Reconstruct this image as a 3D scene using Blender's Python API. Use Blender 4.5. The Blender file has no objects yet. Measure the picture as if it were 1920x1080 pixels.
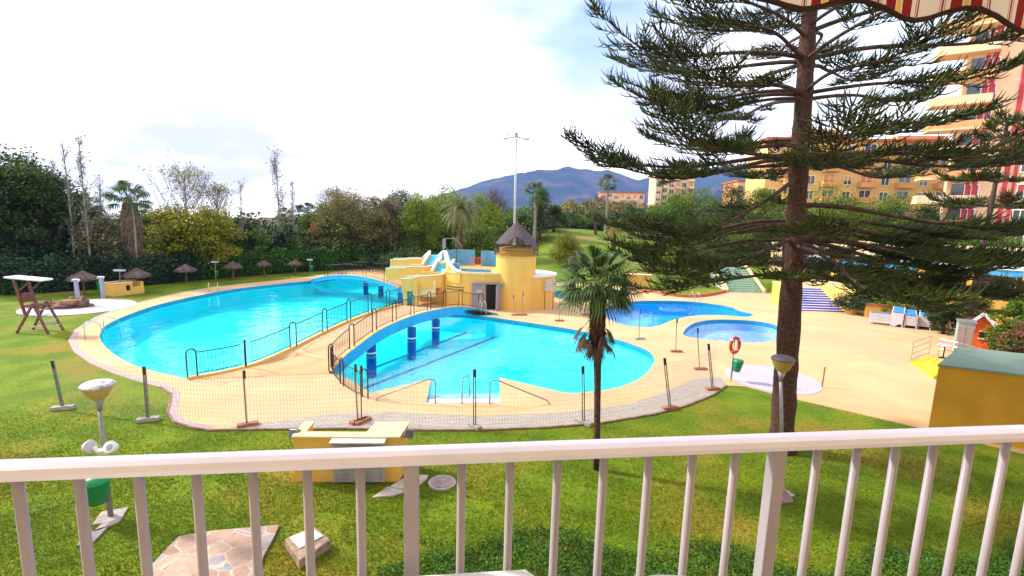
import bpy, math, random
import numpy as np
from mathutils import Vector, Matrix
from mathutils.geometry import tessellate_polygon
R = math.radians
S = bpy.context.scene
COL = S.collection

# ------------------------------------------------------------------ camera
CAMZ = 7.0; FPX = 900.0; PITCH = R(8.53); ROLL = R(1.7)
cd = bpy.data.cameras.new('camera'); cam = bpy.data.objects.new('camera', cd); COL.objects.link(cam)
cd.sensor_width = 36; cd.lens = FPX/1920*36; cd.clip_start = 0.05; cd.clip_end = 20000
cam.matrix_world = Matrix.Translation((0, 0, CAMZ)) @ Matrix.Rotation(R(90)-PITCH, 4, 'X') @ Matrix.Rotation(ROLL, 4, 'Z')
S.camera = cam
S.render.resolution_x = 1024; S.render.resolution_y = 576

# ------------------------------------------------------------------ world + sun
SUN_AZ = R(-74); SUN_EL = R(38)      # azimuth measured from +Y towards +X
w = bpy.data.worlds.new('World'); S.world = w; w.use_nodes = True
nt = w.node_tree; N = nt.nodes; L = nt.links; N.clear()
out = N.new('ShaderNodeOutputWorld'); bg = N.new('ShaderNodeBackground'); bg.inputs[1].default_value = 1.0
sky = N.new('ShaderNodeTexSky'); sky.sky_type = 'NISHITA'; sky.sun_disc = False
sky.sun_elevation = SUN_EL; sky.sun_rotation = SUN_AZ; sky.air_density = 1.0; sky.dust_density = 0.6
sc = N.new('ShaderNodeVectorMath'); sc.operation = 'SCALE'; sc.inputs['Scale'].default_value = 0.15
tc = N.new('ShaderNodeTexCoord'); mp = N.new('ShaderNodeMapping'); mp.inputs['Scale'].default_value = (1.0, 1.0, 3.2); mp.inputs['Rotation'].default_value = (0.35, 0.2, 0.3)
no = N.new('ShaderNodeTexNoise'); no.inputs['Scale'].default_value = 1.5; no.inputs['Detail'].default_value = 7; no.inputs['Roughness'].default_value = .5
mp.inputs['Location'].default_value = (1.7, 0.2, 0.5)
cr = N.new('ShaderNodeValToRGB'); cr.color_ramp.elements[0].position = .40; cr.color_ramp.elements[1].position = .58
no2 = N.new('ShaderNodeTexNoise'); no2.inputs['Scale'].default_value = 2.3; no2.inputs['Detail'].default_value = 4
cr2 = N.new('ShaderNodeValToRGB'); cr2.color_ramp.elements[0].position = .40; cr2.color_ramp.elements[1].position = .56
cr2.color_ramp.elements[0].color = (.66, .64, .72, 1); cr2.color_ramp.elements[1].color = (1.5, 1.45, 1.45, 1)
mx = N.new('ShaderNodeMix'); mx.data_type = 'RGBA'
L.new(tc.outputs['Generated'], mp.inputs[0]); L.new(mp.outputs[0], no.inputs[0]); L.new(mp.outputs[0], no2.inputs[0])
L.new(no.outputs[0], cr.inputs[0]); L.new(no2.outputs[0], cr2.inputs[0])
L.new(sky.outputs[0], sc.inputs[0])
sxyz = N.new('ShaderNodeSeparateXYZ'); L.new(tc.outputs['Generated'], sxyz.inputs[0]); mr = N.new('ShaderNodeMapRange'); mr.inputs[1].default_value = .14; mr.inputs[2].default_value = .34; mr.inputs[3].default_value = 1; mr.inputs[4].default_value = 0
mxm = N.new('ShaderNodeMath'); mxm.operation = 'MAXIMUM'; L.new(sxyz.outputs[2], mr.inputs[0]); L.new(mr.outputs[0], mxm.inputs[0]); L.new(cr.outputs[0], mxm.inputs[1]); L.new(mxm.outputs[0], mx.inputs[0]); L.new(sc.outputs[0], mx.inputs[6]); L.new(cr2.outputs[0], mx.inputs[7])
L.new(mx.outputs[2], bg.inputs[0]); L.new(bg.outputs[0], out.inputs[0])
sd = bpy.data.lights.new('sun', 'SUN'); sun = bpy.data.objects.new('sun', sd); COL.objects.link(sun)
sd.energy = 2.9; sd.angle = R(5); sd.color = (1, .95, .86)
sv = Vector((math.sin(SUN_AZ)*math.cos(SUN_EL), math.cos(SUN_AZ)*math.cos(SUN_EL), math.sin(SUN_EL)))
sun.rotation_euler = sv.to_track_quat('Z', 'Y').to_euler(); sun.location = (0, 0, 60)
S.view_settings.view_transform = 'Standard'; S.view_settings.look = 'None'
S.view_settings.exposure = 1.05; S.view_settings.gamma = 1
HAZE = 0.00016
S.render.engine = 'CYCLES'
S.cycles.max_bounces = 6; S.cycles.transparent_max_bounces = 16

# ------------------------------------------------------------------ pixel -> place
def ray(px, py):
    u = (px-960)/FPX; v = -(py-540)/FPX
    a = u*math.cos(ROLL)-v*math.sin(ROLL); b = u*math.sin(ROLL)+v*math.cos(ROLL)
    return a, math.cos(PITCH)+b*math.sin(PITCH), -math.sin(PITCH)+b*math.cos(PITCH)
def G(px, py, z=0.0):
    x, y, q = ray(px, py); t = (z-CAMZ)/q
    return Vector((x*t, y*t, z))
def D(px, py, Y):
    x, y, q = ray(px, py); t = Y/y
    return Vector((x*t, Y, CAMZ+q*t))

# ------------------------------------------------------------------ materials
MATS = {}
def mat(name, col, rough=.7, var=.12, scale=4.0, bump=0.0, bscale=30.0, metal=0.0, hue=None, island=False, detail=4, spec=.4, transl=0.0):
    if name in MATS: return MATS[name]
    m = bpy.data.materials.new(name); m.use_nodes = True; t = m.node_tree; n = t.nodes; l = t.links
    p = n['Principled BSDF']; p.inputs['Roughness'].default_value = rough; p.inputs['Metallic'].default_value = metal
    p.inputs['Specular IOR Level'].default_value = spec
    c = Vector(col); c2 = Vector(hue) if hue else c*(1-var*1.6); c1 = c*(1+var)
    tcn = n.new('ShaderNodeTexCoord'); nz = n.new('ShaderNodeTexNoise'); nz.inputs['Scale'].default_value = scale; nz.inputs['Detail'].default_value = detail
    l.new(tcn.outputs['Object'], nz.inputs['Vector'])
    rp = n.new('ShaderNodeValToRGB'); rp.color_ramp.elements[0].position = .32; rp.color_ramp.elements[1].position = .68
    rp.color_ramp.elements[0].color = (*c2, 1); rp.color_ramp.elements[1].color = (*c1, 1)
    if island:
        gm = n.new('ShaderNodeNewGeometry'); ad = n.new('ShaderNodeMath'); ad.operation = 'MULTIPLY_ADD'
        ad.inputs[1].default_value = .45; l.new(gm.outputs['Random Per Island'], ad.inputs[0])
        sb = n.new('ShaderNodeMath'); sb.operation = 'SUBTRACT'; sb.inputs[1].default_value = .22
        l.new(nz.outputs[0], ad.inputs[2]); l.new(ad.outputs[0], sb.inputs[0]); l.new(sb.outputs[0], rp.inputs[0])
    else: l.new(nz.outputs[0], rp.inputs[0])
    l.new(rp.outputs[0], p.inputs['Base Color'])
    if bump:
        nb = n.new('ShaderNodeTexNoise'); nb.inputs['Scale'].default_value = bscale; nb.inputs['Detail'].default_value = 5
        bp = n.new('ShaderNodeBump'); bp.inputs['Strength'].default_value = bump; bp.inputs['Distance'].default_value = .05
        l.new(tcn.outputs['Object'], nb.inputs['Vector']); l.new(nb.outputs[0], bp.inputs['Height']); l.new(bp.outputs[0], p.inputs['Normal'])
    if transl:
        tr = n.new('ShaderNodeBsdfTranslucent'); ms = n.new('ShaderNodeMixShader'); ms.inputs[0].default_value = transl
        l.new(rp.outputs[0], tr.inputs[0]); l.new(p.outputs[0], ms.inputs[1]); l.new(tr.outputs[0], ms.inputs[2])
        l.new(ms.outputs[0], n['Material Output'].inputs[0])
    MATS[name] = m; return m
def leafmat(name, c, c2, sc=.35): return mat(name, c, .55, .15, sc, hue=c2, island=True, spec=.25, transl=.22)

def ground_mat(name, cols, scales, bump=.4, bscale=60, rough=.9, amp=(.72, 1.2)):
    """three-colour ground: large patches, small mottling"""
    m = bpy.data.materials.new(name); m.use_nodes = True; t = m.node_tree; n = t.nodes; l = t.links
    p = n['Principled BSDF']; p.inputs['Roughness'].default_value = rough; p.inputs['Specular IOR Level'].default_value = .2
    tcn = n.new('ShaderNodeTexCoord')
    def noise(s, d=5):
        z = n.new('ShaderNodeTexNoise'); z.inputs['Scale'].default_value = s; z.inputs['Detail'].default_value = d; l.new(tcn.outputs['Object'], z.inputs['Vector']); return z
    def ramp(src, a, b, p0=.4, p1=.6):
        r = n.new('ShaderNodeValToRGB'); r.color_ramp.elements[0].position = p0; r.color_ramp.elements[1].position = p1
        r.color_ramp.elements[0].color = (*a, 1); r.color_ramp.elements[1].color = (*b, 1); l.new(src, r.inputs[0]); return r
    a = ramp(noise(scales[0]).outputs[0], cols[0], cols[1]); b = ramp(noise(scales[1], 3).outputs[0], (0, 0, 0), (1, 1, 1), .5, .68)
    mixn = n.new('ShaderNodeMix'); mixn.data_type = 'RGBA'; l.new(b.outputs[0], mixn.inputs[0]); l.new(a.outputs[0], mixn.inputs[6]); mixn.inputs[7].default_value = (*cols[2], 1)
    f = noise(scales[2], 6); fr = ramp(f.outputs[0], (amp[0],)*3, (amp[1],)*3, .3, .7)
    mu = n.new('ShaderNodeMix'); mu.data_type = 'RGBA'; mu.blend_type = 'MULTIPLY'; mu.inputs[0].default_value = 1
    l.new(mixn.outputs[2], mu.inputs[6]); l.new(fr.outputs[0], mu.inputs[7]); l.new(mu.outputs[2], p.inputs['Base Color'])
    bp = n.new('ShaderNodeBump'); bp.inputs['Strength'].default_value = bump; bp.inputs['Distance'].default_value = .04
    nb = noise(bscale, 4); l.new(nb.outputs[0], bp.inputs['Height']); l.new(bp.outputs[0], p.inputs['Normal'])
    return m

def brick_mat(name, c1, c2, mortar, bw=.2, bh=.1, rough=.85, mort=.012, off=.5, sq=1.0):
    m = bpy.data.materials.new(name); m.use_nodes = True; t = m.node_tree; n = t.nodes; l = t.links
    p = n['Principled BSDF']; p.inputs['Roughness'].default_value = rough
    tcn = n.new('ShaderNodeTexCoord'); b = n.new('ShaderNodeTexBrick'); l.new(tcn.outputs['Object'], b.inputs['Vector'])
    b.inputs['Color1'].default_value = (*c1, 1); b.inputs['Color2'].default_value = (*c2, 1); b.inputs['Mortar'].default_value = (*mortar, 1)
    b.inputs['Scale'].default_value = 1; b.inputs['Brick Width'].default_value = bw; b.inputs['Row Height'].default_value = bh; b.inputs['Mortar Size'].default_value = mort; b.offset = off
    l.new(b.outputs[0], p.inputs['Base Color'])
    bp = n.new('ShaderNodeBump'); bp.inputs['Strength'].default_value = .4; bp.inputs['Distance'].default_value = .01
    l.new(b.outputs['Fac'], bp.inputs['Height']); bp.invert = True; l.new(bp.outputs[0], p.inputs['Normal'])
    return m

def water_mat(name, tint, ripple=1.0, rs=1.3):
    m = bpy.data.materials.new(name); m.use_nodes = True; t = m.node_tree; n = t.nodes; l = t.links; n.clear()
    o = n.new('ShaderNodeOutputMaterial'); tr = n.new('ShaderNodeBsdfTransparent'); tr.inputs[0].default_value = (*tint, 1)
    gl = n.new('ShaderNodeBsdfGlossy'); gl.inputs['Roughness'].default_value = .03; gl.inputs[0].default_value = (1, 1, 1, 1)
    fr = n.new('ShaderNodeFresnel'); fr.inputs[0].default_value = 1.24; ms = n.new('ShaderNodeMixShader')
    tcn = n.new('ShaderNodeTexCoord'); a = n.new('ShaderNodeTexNoise'); a.inputs['Scale'].default_value = rs; a.inputs['Detail'].default_value = 3
    b = n.new('ShaderNodeTexNoise'); b.inputs['Scale'].default_value = rs*.16; b.inputs['Detail'].default_value = 2
    l.new(tcn.outputs['Object'], a.inputs['Vector']); l.new(tcn.outputs['Object'], b.inputs['Vector'])
    # calm and ruffled patches
    mu = n.new('ShaderNodeMath'); mu.operation = 'MULTIPLY'; l.new(a.outputs[0], mu.inputs[0]); l.new(b.outputs[0], mu.inputs[1])
    bp = n.new('ShaderNodeBump'); bp.inputs['Strength'].default_value = .35*ripple; bp.inputs['Distance'].default_value = .12
    l.new(mu.outputs[0], bp.inputs['Height']); l.new(bp.outputs[0], gl.inputs['Normal']); l.new(bp.outputs[0], fr.inputs['Normal'])
    l.new(fr.outputs[0], ms.inputs[0]); l.new(tr.outputs[0], ms.inputs[1]); l.new(gl.outputs[0], ms.inputs[2]); l.new(ms.outputs[0], o.inputs[0])
    return m

# ------------------------------------------------------------------ mesh helpers
def worldloc(o):
    v = Vector((0, 0, 0))
    while o: v = v+o.location; o = o.parent
    return v
def tag(o, label=None, cat=None, group=None, kind=None):
    if label: o['label'] = label
    if cat: o['category'] = cat
    if group: o['group'] = group
    if kind: o['kind'] = kind
    return o
def thing(name, loc, label, cat, group=None):
    o = bpy.data.objects.new(name, None); COL.objects.link(o); o.location = loc; o.empty_display_size = .3
    return tag(o, label, cat, group)
def copy_tree(o, parent=None):
    c = o.copy(); COL.objects.link(c); c.parent = parent
    for ch in o.children: copy_tree(ch, c)
    return c
class MB:
    def __init__(s): s.v = []; s.f = []; s.m = []; s.mi = 0
    def add(s, vs, fs):
        b = len(s.v); s.v += [tuple(x) for x in vs]
        for f in fs: s.f.append([b+i for i in f]); s.m.append(s.mi)
        return s
    def box(s, c, d, rz=0, M=None):
        hx, hy, hz = d[0]/2, d[1]/2, d[2]/2
        vs = [Vector((x, y, z)) for x in (-hx, hx) for y in (-hy, hy) for z in (-hz, hz)]
        A = M if M is not None else Matrix.Rotation(rz, 3, 'Z')
        vs = [A @ q + Vector(c) for q in vs]
        return s.add(vs, [(0, 1, 3, 2), (4, 6, 7, 5), (0, 4, 5, 1), (2, 3, 7, 6), (0, 2, 6, 4), (1, 5, 7, 3)])
    def bar(s, a, b, w, h, up=(0, 0, 1)):
        a = Vector(a); b = Vector(b); t = (b-a); Ln = t.length; t = t/Ln
        sd_ = t.cross(Vector(up));
        if sd_.length < 1e-4: sd_ = t.cross(Vector((1, 0, 0)))
        sd_.normalize(); u = sd_.cross(t)
        M = Matrix((sd_, t, u)).transposed()
        return s.box((a+b)/2, (w, Ln, h), M=M)
    def tube(s, pts, r, n=8, cap=True):
        pts = [Vector(p) for p in pts]; k = len(pts)
        rr = r if isinstance(r, (list, tuple)) else [r]*k
        ring = []; u = None
        for i in range(k):
            t = (pts[min(i+1, k-1)]-pts[max(i-1, 0)])
            if t.length < 1e-9: t = Vector((0, 0, 1))
            t.normalize()
            if u is None: u = t.orthogonal().normalized()
            else:
                u = u-t*u.dot(t)
                u = u.normalized() if u.length > 1e-6 else t.orthogonal().normalized()
            q = t.cross(u)
            ring += [pts[i]+(u*math.cos(6.28318*j/n)+q*math.sin(6.28318*j/n))*rr[i] for j in range(n)]
        fs = [(i*n+j, i*n+(j+1) % n, (i+1)*n+(j+1) % n, (i+1)*n+j) for i in range(k-1) for j in range(n)]
        if cap: fs += [tuple(range(n))[::-1], tuple((k-1)*n+j for j in range(n))]
        return s.add(ring, fs)
    def lathe(s, prof, c=(0, 0, 0), n=24, cap=True, M=None):
        vs = []; c = Vector(c)
        for r, z in prof:
            for j in range(n):
                q = Vector((r*math.cos(6.28318*j/n), r*math.sin(6.28318*j/n), z))
                vs.append((M @ q if M else q)+c)
        k = len(prof)
        fs = [(i*n+j, i*n+(j+1) % n, (i+1)*n+(j+1) % n, (i+1)*n+j) for i in range(k-1) for j in range(n)]
        if cap: fs += [tuple(range(n))[::-1], tuple((k-1)*n+j for j in range(n))]
        return s.add(vs, fs)
    def prism(s, poly, z0, z1):
        n = len(poly); a = sum(poly[i][0]*poly[(i+1) % n][1]-poly[(i+1) % n][0]*poly[i][1] for i in range(n))
        if a < 0: poly = poly[::-1]
        vs = [(p[0], p[1], z0) for p in poly]+[(p[0], p[1], z1) for p in poly]
        tri = tessellate_polygon([[Vector((p[0], p[1], 0)) for p in poly]])
        fs = [(i, (i+1) % n, (i+1) % n+n, i+n) for i in range(n)]
        for t in tri:
            q = [Vector(poly[i][:2]) for i in t]; cr_ = (q[1]-q[0]).x*(q[2]-q[0]).y-(q[1]-q[0]).y*(q[2]-q[0]).x
            t = tuple(t) if cr_ > 0 else tuple(t)[::-1]
            fs.append(tuple(i+n for i in t)); fs.append(t[::-1])
        return s.add(vs, fs)
    def strip(s, A, B):
        n = len(A); return s.add(list(A)+list(B), [(i, i+1, n+i+1, n+i) for i in range(n-1)])
    def build(s, name, mats, parent=None, smooth=False, bevel=0):
        me = bpy.data.meshes.new(name); o0 = worldloc(parent) if parent else Vector((0, 0, 0))
        me.from_pydata([(a-o0.x, b-o0.y, c-o0.z) for a, b, c in s.v], [], s.f)
        if not isinstance(mats, (list, tuple)): mats = [mats]
        for m in mats: me.materials.append(m)
        if len(mats) > 1: me.polygons.foreach_set('material_index', s.m)
        if smooth: me.polygons.foreach_set('use_smooth', [True]*len(me.polygons))
        me.update(); o = bpy.data.objects.new(name, me); COL.objects.link(o)
        if parent: o.parent = parent
        if bevel:
            b = o.modifiers.new('bevel', 'BEVEL'); b.width = bevel; b.segments = 2; b.limit_method = 'ANGLE'
        return o
def npmesh(name, V, F, mats, parent=None, smooth=False):
    """V (n,3), F (m,k) arrays"""
    o0 = worldloc(parent) if parent else Vector((0, 0, 0))
    V = np.asarray(V, dtype=np.float32)-np.array(o0, dtype=np.float32); F = np.asarray(F, dtype=np.int32)
    me = bpy.data.meshes.new(name); me.vertices.add(len(V)); me.vertices.foreach_set('co', V.ravel())
    m, k = F.shape; me.loops.add(m*k); me.loops.foreach_set('vertex_index', F.ravel())
    me.polygons.add(m); me.polygons.foreach_set('loop_start', np.arange(0, m*k, k, dtype=np.int32)); me.polygons.foreach_set('loop_total', np.full(m, k, dtype=np.int32))
    if smooth: me.polygons.foreach_set('use_smooth', np.ones(m, dtype=bool))
    for q in (mats if isinstance(mats, (list, tuple)) else [mats]): me.materials.append(q)
    me.update(calc_edges=True); o = bpy.data.objects.new(name, me); COL.objects.link(o)
    if parent: o.parent = parent
    return o
def unit(a): return a/np.maximum(np.linalg.norm(a, axis=-1, keepdims=True), 1e-9)
def leafquads(C, size, rng, upb=.35, asp=.6):
    """diamond-shaped leaves at C"""
    n = len(C); nrm = rng.normal(size=(n, 3)); nrm[:, 2] = np.abs(nrm[:, 2])+upb; nrm = unit(nrm)
    a = unit(np.cross(nrm, rng.normal(size=(n, 3)))); b = np.cross(nrm, a)
    s = (size*(.6+.8*rng.random(n)))[:, None]
    V = np.stack([C+a*s*.5, C+b*s*asp*.5, C-a*s*.5, C-b*s*asp*.5], axis=1).reshape(-1, 3)
    return V, np.arange(4*n).reshape(-1, 4)
def whips(P, T, Ln, r, rng, up=.5, seg=3):
    """thin curved 3-sided fingers; P,T (n,3), Ln (n,)"""
    n = len(P); T = unit(T); rings = []
    pts = P.copy(); d = T.copy()
    ps = [pts.copy()]
    for i in range(seg):
        pts = pts+d*(Ln/seg)[:, None]; d = d.copy(); d[:, 2] += up/seg*2; d = unit(d); ps.append(pts.copy())
    u = unit(np.cross(T, rng.normal(size=(n, 3)))); q = np.cross(T, u)
    for i, p in enumerate(ps):
        rr = r*(1, .95, .8, .3)[i] if seg == 3 else r*(1-.7*i/seg)
        for k in range(3):
            a = k*2.0944; rings.append(p+(u*math.cos(a)+q*math.sin(a))*rr)
    V = np.stack(rings, axis=1); m = V.shape[1]; F = []
    for i in range(seg):
        for k in range(3): F.append([i*3+k, i*3+(k+1) % 3, (i+1)*3+(k+1) % 3, (i+1)*3+k])
    F = (np.array(F)[None]+(np.arange(n)*m)[:, None, None]).reshape(-1, 4)
    return V.reshape(-1, 3), F

# ------------------------------------------------------------------ colours
M_lawn = ground_mat('grass_lawn', [(.11, .18, .004), (.18, .25, .006), (.28, .19, .02)], [.6, .3, 9], .5, 45)
M_hill = ground_mat('grass_hill', [(.12, .20, .012), (.18, .25, .015), (.26, .21, .05)], [.25, .07, 3], .3, 8)
M_deck = ground_mat('tan_deck', [(.66, .41, .20), (.72, .46, .235), (.60, .39, .22)], [.35, .16, .9], .02, 60, .8, (.94, 1.03))
M_pav = brick_mat('grey_pavers', (.50, .42, .34), (.40, .34, .28), (.26, .22, .18), .22, .11)
M_edge = brick_mat('pink_edging', (.58, .40, .36), (.50, .36, .34), (.3, .22, .2), .2, .12)
M_pad = brick_mat('mauve_tiles', (.56, .50, .58), (.50, .45, .54), (.40, .36, .42), .2, .2, mort=.01)
M_yel = mat('yellow_render', (.81, .48, .10), .8, .02, 1.2, .12, 25, hue=(.75, .43, .095), detail=8)
M_yelo = mat('ochre_render', (.62, .31, .02), .8, .08, 1.2, .15, 25)
M_cream = mat('cream_render', (.82, .62, .32), .8, .05, 1.0)
M_white = mat('white_paint', (.8, .8, .8), .45, .04, 3)
M_black = mat('black_metal', (.018, .016, .018), .4, .2, 8, metal=.3)
M_grey = mat('grey_metal', (.32, .31, .33), .5, .12, 6, metal=.4)
M_galv = mat('galvanised_steel', (.25, .25, .26), .45, .2, 9, metal=.6)
M_steel = mat('stainless_steel', (.6, .6, .6), .2, .1, 9, metal=1)
M_conc = mat('concrete', (.42, .36, .32), .9, .15, 8, .3, 40)
M_terr = mat('terracotta', (.45, .14, .06), .85, .2, 7, .3, 30)
M_blue = mat('azure_paint', (.02, .38, .72), .45, .08, 1.3)
M_blue2 = mat('fence_blue', (.10, .42, .68), .5, .08, 3)
M_navy = mat('navy_tile', (.01, .07, .36), .3, .1, 6)
M_thatch = mat('thatch', (.20, .14, .12), .95, .35, 14, .8, 60)
M_wood = mat('red_brown_wood', (.22, .07, .05), .7, .3, 9, .3, 30)
M_bark = mat('bark', (.115, .05, .033), .95, .3, 14, 1.0, 34, hue=(.045, .022, .017), detail=8)
M_barkl = mat('pale_bark', (.27, .24, .20), .9, .3, 5, .4, 20)
M_dark = mat('void_shade', (.01, .01, .012), .8, .1, 5)  # flat black, painted shade for the inside of openings
M_glass = mat('window_glass', (.05, .07, .09), .08, .2, 3, spec=.8)
M_red = mat('red_paint', (.62, .05, .03), .5, .1, 4)
M_orange = mat('orange_red_paint', (.72, .10, .01), .6, .1, 4)
M_green = mat('green_plastic', (.01, .26, .09), .4, .1, 6)
M_gold = mat('straw', (.32, .25, .10), .9, .3, 10)

# ------------------------------------------------------------------ ground, pools
def structure(o): o['kind'] = 'structure'; return o
def smoothpoly(P, sub=3):
    """closed Catmull-Rom"""
    n = len(P); o = []
    for i in range(n):
        a, b, c, d = P[(i-1) % n], P[i], P[(i+1) % n], P[(i+2) % n]
        for k in range(sub):
            t = k/sub
            o.append(((2*b)+(c-a)*t+(2*a-5*b+4*c-d)*t*t+(3*b-a-3*c+d)*t**3)*.5)
    return o
def pxs(lst): return [G(x, y) for x, y in lst]
def sheet(name, outer, holes, z, m, skirt=0):
    loops = [outer]+holes; fl = [Vector((p[0], p[1], 0)) for lp in loops for p in lp]
    tri = tessellate_polygon([[Vector((p[0], p[1], 0)) for p in lp] for lp in loops])
    mb = MB(); fs = []
    for t in tri:
        q = [fl[i] for i in t]; c = (q[1]-q[0]).cross(q[2]-q[0]).z
        fs.append(tuple(t) if c > 0 else tuple(t)[::-1])
    mb.add([(p.x, p.y, z) for p in fl], fs)
    if skirt:
        A = [(p[0], p[1], z) for p in outer+[outer[0]]]; B = [(p[0], p[1], z-skirt) for p in outer+[outer[0]]]; mb.strip(A, B)
    return structure(mb.build(name, m))

deck_px = [(128, 640), (138, 660), (171, 683), (212, 701), (261, 717), (301, 727), (321, 740), (319, 758), (314, 774), (326, 792), (358, 803), (391, 808), (448, 807), (644, 805), (807, 808), (900, 808), (1022, 803), (1124, 795), (1226, 778), (1287, 762), (1336, 742), (1362, 724), (1400, 726), (1481, 747), (1681, 793), (1920, 852)]
deck_back = [(1430, 548), (1358, 549), (1300, 557), (1262, 555), (1185, 539), (1100, 532), (1042, 530), (960, 522), (800, 508), (745, 503), (640, 508), (590, 518), (520, 526), (450, 533), (383, 541), (324, 552), (255, 569), (226, 576), (179, 595), (140, 619)]
deck = pxs(deck_px)+[Vector((32, 9, 0)), Vector((75, 9, 0)), Vector((75, 46, 0)), Vector((30, 46, 0))]+pxs(deck_back)
main_px = [(188, 625), (200, 610), (240, 591), (300, 571), (380, 553), (450, 541), (520, 533), (590, 526), (640, 518), (700, 514), (748, 516), (757, 530), (757, 555), (756, 572), (805, 585), (860, 588), (905, 593), (940, 598), (1000, 607), (1083, 620), (1158, 638), (1194, 650), (1219, 662), (1227, 679), (1206, 706), (1161, 727), (1104, 736), (1051, 736), (937, 709), (937, 756), (799, 756), (809, 711), (694, 738), (655, 712), (618, 696), (500, 685), (430, 700), (352, 712), (300, 700), (250, 685), (210, 662), (190, 641)]
MAIN = pxs(main_px)
def smooth_part(P, keep):   # smooth except at sharp corners
    o = []; n = len(P)
    for i in range(n):
        a, b, c, d = P[(i-1) % n], P[i], P[(i+1) % n], P[(i+2) % n]
        if i in keep or (i+1) % n in keep: o.append(b); continue
        for k in range(3):
            t = k/3; o.append(((2*b)+(c-a)*t+(2*a-5*b+4*c-d)*t*t+(3*b-a-3*c+d)*t**3)*.5)
    return o
MAIN = smooth_part(MAIN, {28, 29, 30, 31, 32, 34, 35, 37, 11, 12, 13, 14, 17})
P3 = smoothpoly(pxs([(1012, 548), (1042, 559), (1097, 564), (1155, 561), (1178, 551), (1150, 541), (1100, 537), (1042, 537)]))
P4 = smoothpoly(pxs([(1137, 578), (1167, 569), (1205, 564.5), (1278, 565), (1333, 570), (1372, 577), (1384, 583), (1412, 590), (1398, 595), (1361, 592), (1306, 592), (1264, 600), (1236, 611), (1214, 614), (1180, 612), (1150, 603), (1136, 592)]))
P5 = smoothpoly(pxs([(1282, 629), (1286, 617), (1303, 606), (1333, 600.5), (1375, 600), (1417, 603), (1452, 610), (1466, 624), (1444, 641), (1389, 642.5), (1347, 640), (1306, 635)]))
POOLS = [MAIN, P3, P4, P5]
far = [Vector((-900, -60, 0)), Vector((900, -60, 0)), Vector((900, 130, 0)), Vector((-900, 130, 0))]
sheet('lawn', far, [deck], 0.0, M_lawn)
sheet('pool_deck', deck, POOLS, 0.03, M_deck, skirt=.05)
def basin(name, P, floor, depth, water, wz=-.16):
    mb = MB(); lp = P+[P[0]]
    mb.mi = 1; mb.strip([(p[0], p[1], .03) for p in lp], [(p[0], p[1], -.26) for p in lp])
    mb.mi = 0; mb.strip([(p[0], p[1], -.26) for p in lp], [(p[0], p[1], -depth) for p in lp])
    tri = tessellate_polygon([[Vector((p[0], p[1], 0)) for p in P]]); mb.add([(p[0], p[1], -depth) for p in P], [tuple(t) for t in tri])
    structure(mb.build(name, floor))
    m2 = MB(); fs = []
    for t in tri:
        q = [P[i] for i in t]; fs.append(tuple(t) if (q[1]-q[0]).cross(q[2]-q[0]).z > 0 else tuple(t)[::-1])
    m2.add([(p[0], p[1], wz) for p in P], fs); structure(m2.build('pool_water', water))
M_floor1 = mat('pool_floor_cyan', (.0, .95, 1.0), .6, .0, .25, hue=(.0, .88, 1.0)); M_band = mat('waterline_tile_shade', (.01, .26, .42), .3, .1, 1)  # tile band darkened: the shading of the pool wall is in its colour
M_floor4 = mat('pool_floor_blue', (.02, .62, .97), .6, .10, .3); M_floor5 = mat('pool_floor_periwinkle', (.40, .70, 1.0), .6, .10, .5)
basin('pool_basin', MAIN, [M_floor1, M_band], 1.35, water_mat('water_cyan', (.9, 1, 1), 2.0))
basin('pool_basin', P3, [M_floor1, M_band], 1.2, water_mat('water_cyan_b', (.9, 1, 1), .8))
basin('pool_basin', P4, [M_floor4, M_band], 1.2, water_mat('water_blue', (.8, .93, 1), .35))
basin('pool_basin', P5, [M_floor5, M_band], .7, water_mat('water_pale', (.9, .95, 1), 1.3, 3.0))
# painted lane lines on the floor of the centre pool
mb = MB()
for a, b in (((640, 745), (1010, 600)), ((700, 690), (905, 612))):
    p, q = G(*a, -1.34), G(*b, -1.34); mb.bar(p, q, .22, .01)
structure(mb.build('lane_marking', M_navy))
# beach steps between the two grab rails
mb = MB(); a, b, c, d = G(937, 709), G(937, 756), G(799, 756), G(809, 711)
M_stepw = mat('pale_step', (.55, .72, .85), .6, .06, 3)
for k in range(5):
    t0, t1 = k/5, (k+1)/5
    p = [c.lerp(d, t0), b.lerp(a, t0), b.lerp(a, t1), c.lerp(d, t1)]
    mb.prism([(q.x, q.y) for q in p], -1.3, -.05-.16*k)
structure(mb.build('pool_steps', M_stepw))
# edging strip and paver band
def band(name, line, width, z, m, side=1):
    A = []; B = []
    for i, p in enumerate(line):
        t = (line[min(i+1, len(line)-1)]-line[max(i-1, 0)]).normalized(); nr = Vector((-t.y, t.x, 0))*side*width
        A.append((p.x, p.y, z)); q = p+nr; B.append((q.x, q.y, z))
    mb = MB(); mb.strip(A, B) if side < 0 else mb.strip(B, A); return structure(mb.build(name, m))
left_arc = pxs([(383, 541), (324, 552), (255, 569), (226, 576), (179, 595), (140, 619)]+deck_px[:12])
band('brick_edging', left_arc, .28, .036, M_edge, 1)
pv_out = pxs([(430, 808), (540, 806), (644, 805), (807, 808), (900, 808), (1022, 803), (1124, 795), (1226, 778), (1287, 762), (1336, 742), (1362, 724)])
pv_in = pxs([(432, 803), (520, 791), (620, 778), (725, 774), (900, 782), (975, 779), (1063, 774), (1185, 757), (1246, 737), (1299, 712), (1352, 708)])
mb = MB(); mb.strip([(p.x, p.y, .037) for p in pv_out], [(p.x, p.y, .037) for p in pv_in]); structure(mb.build('paved_path', M_pav))
mb = MB()
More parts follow.
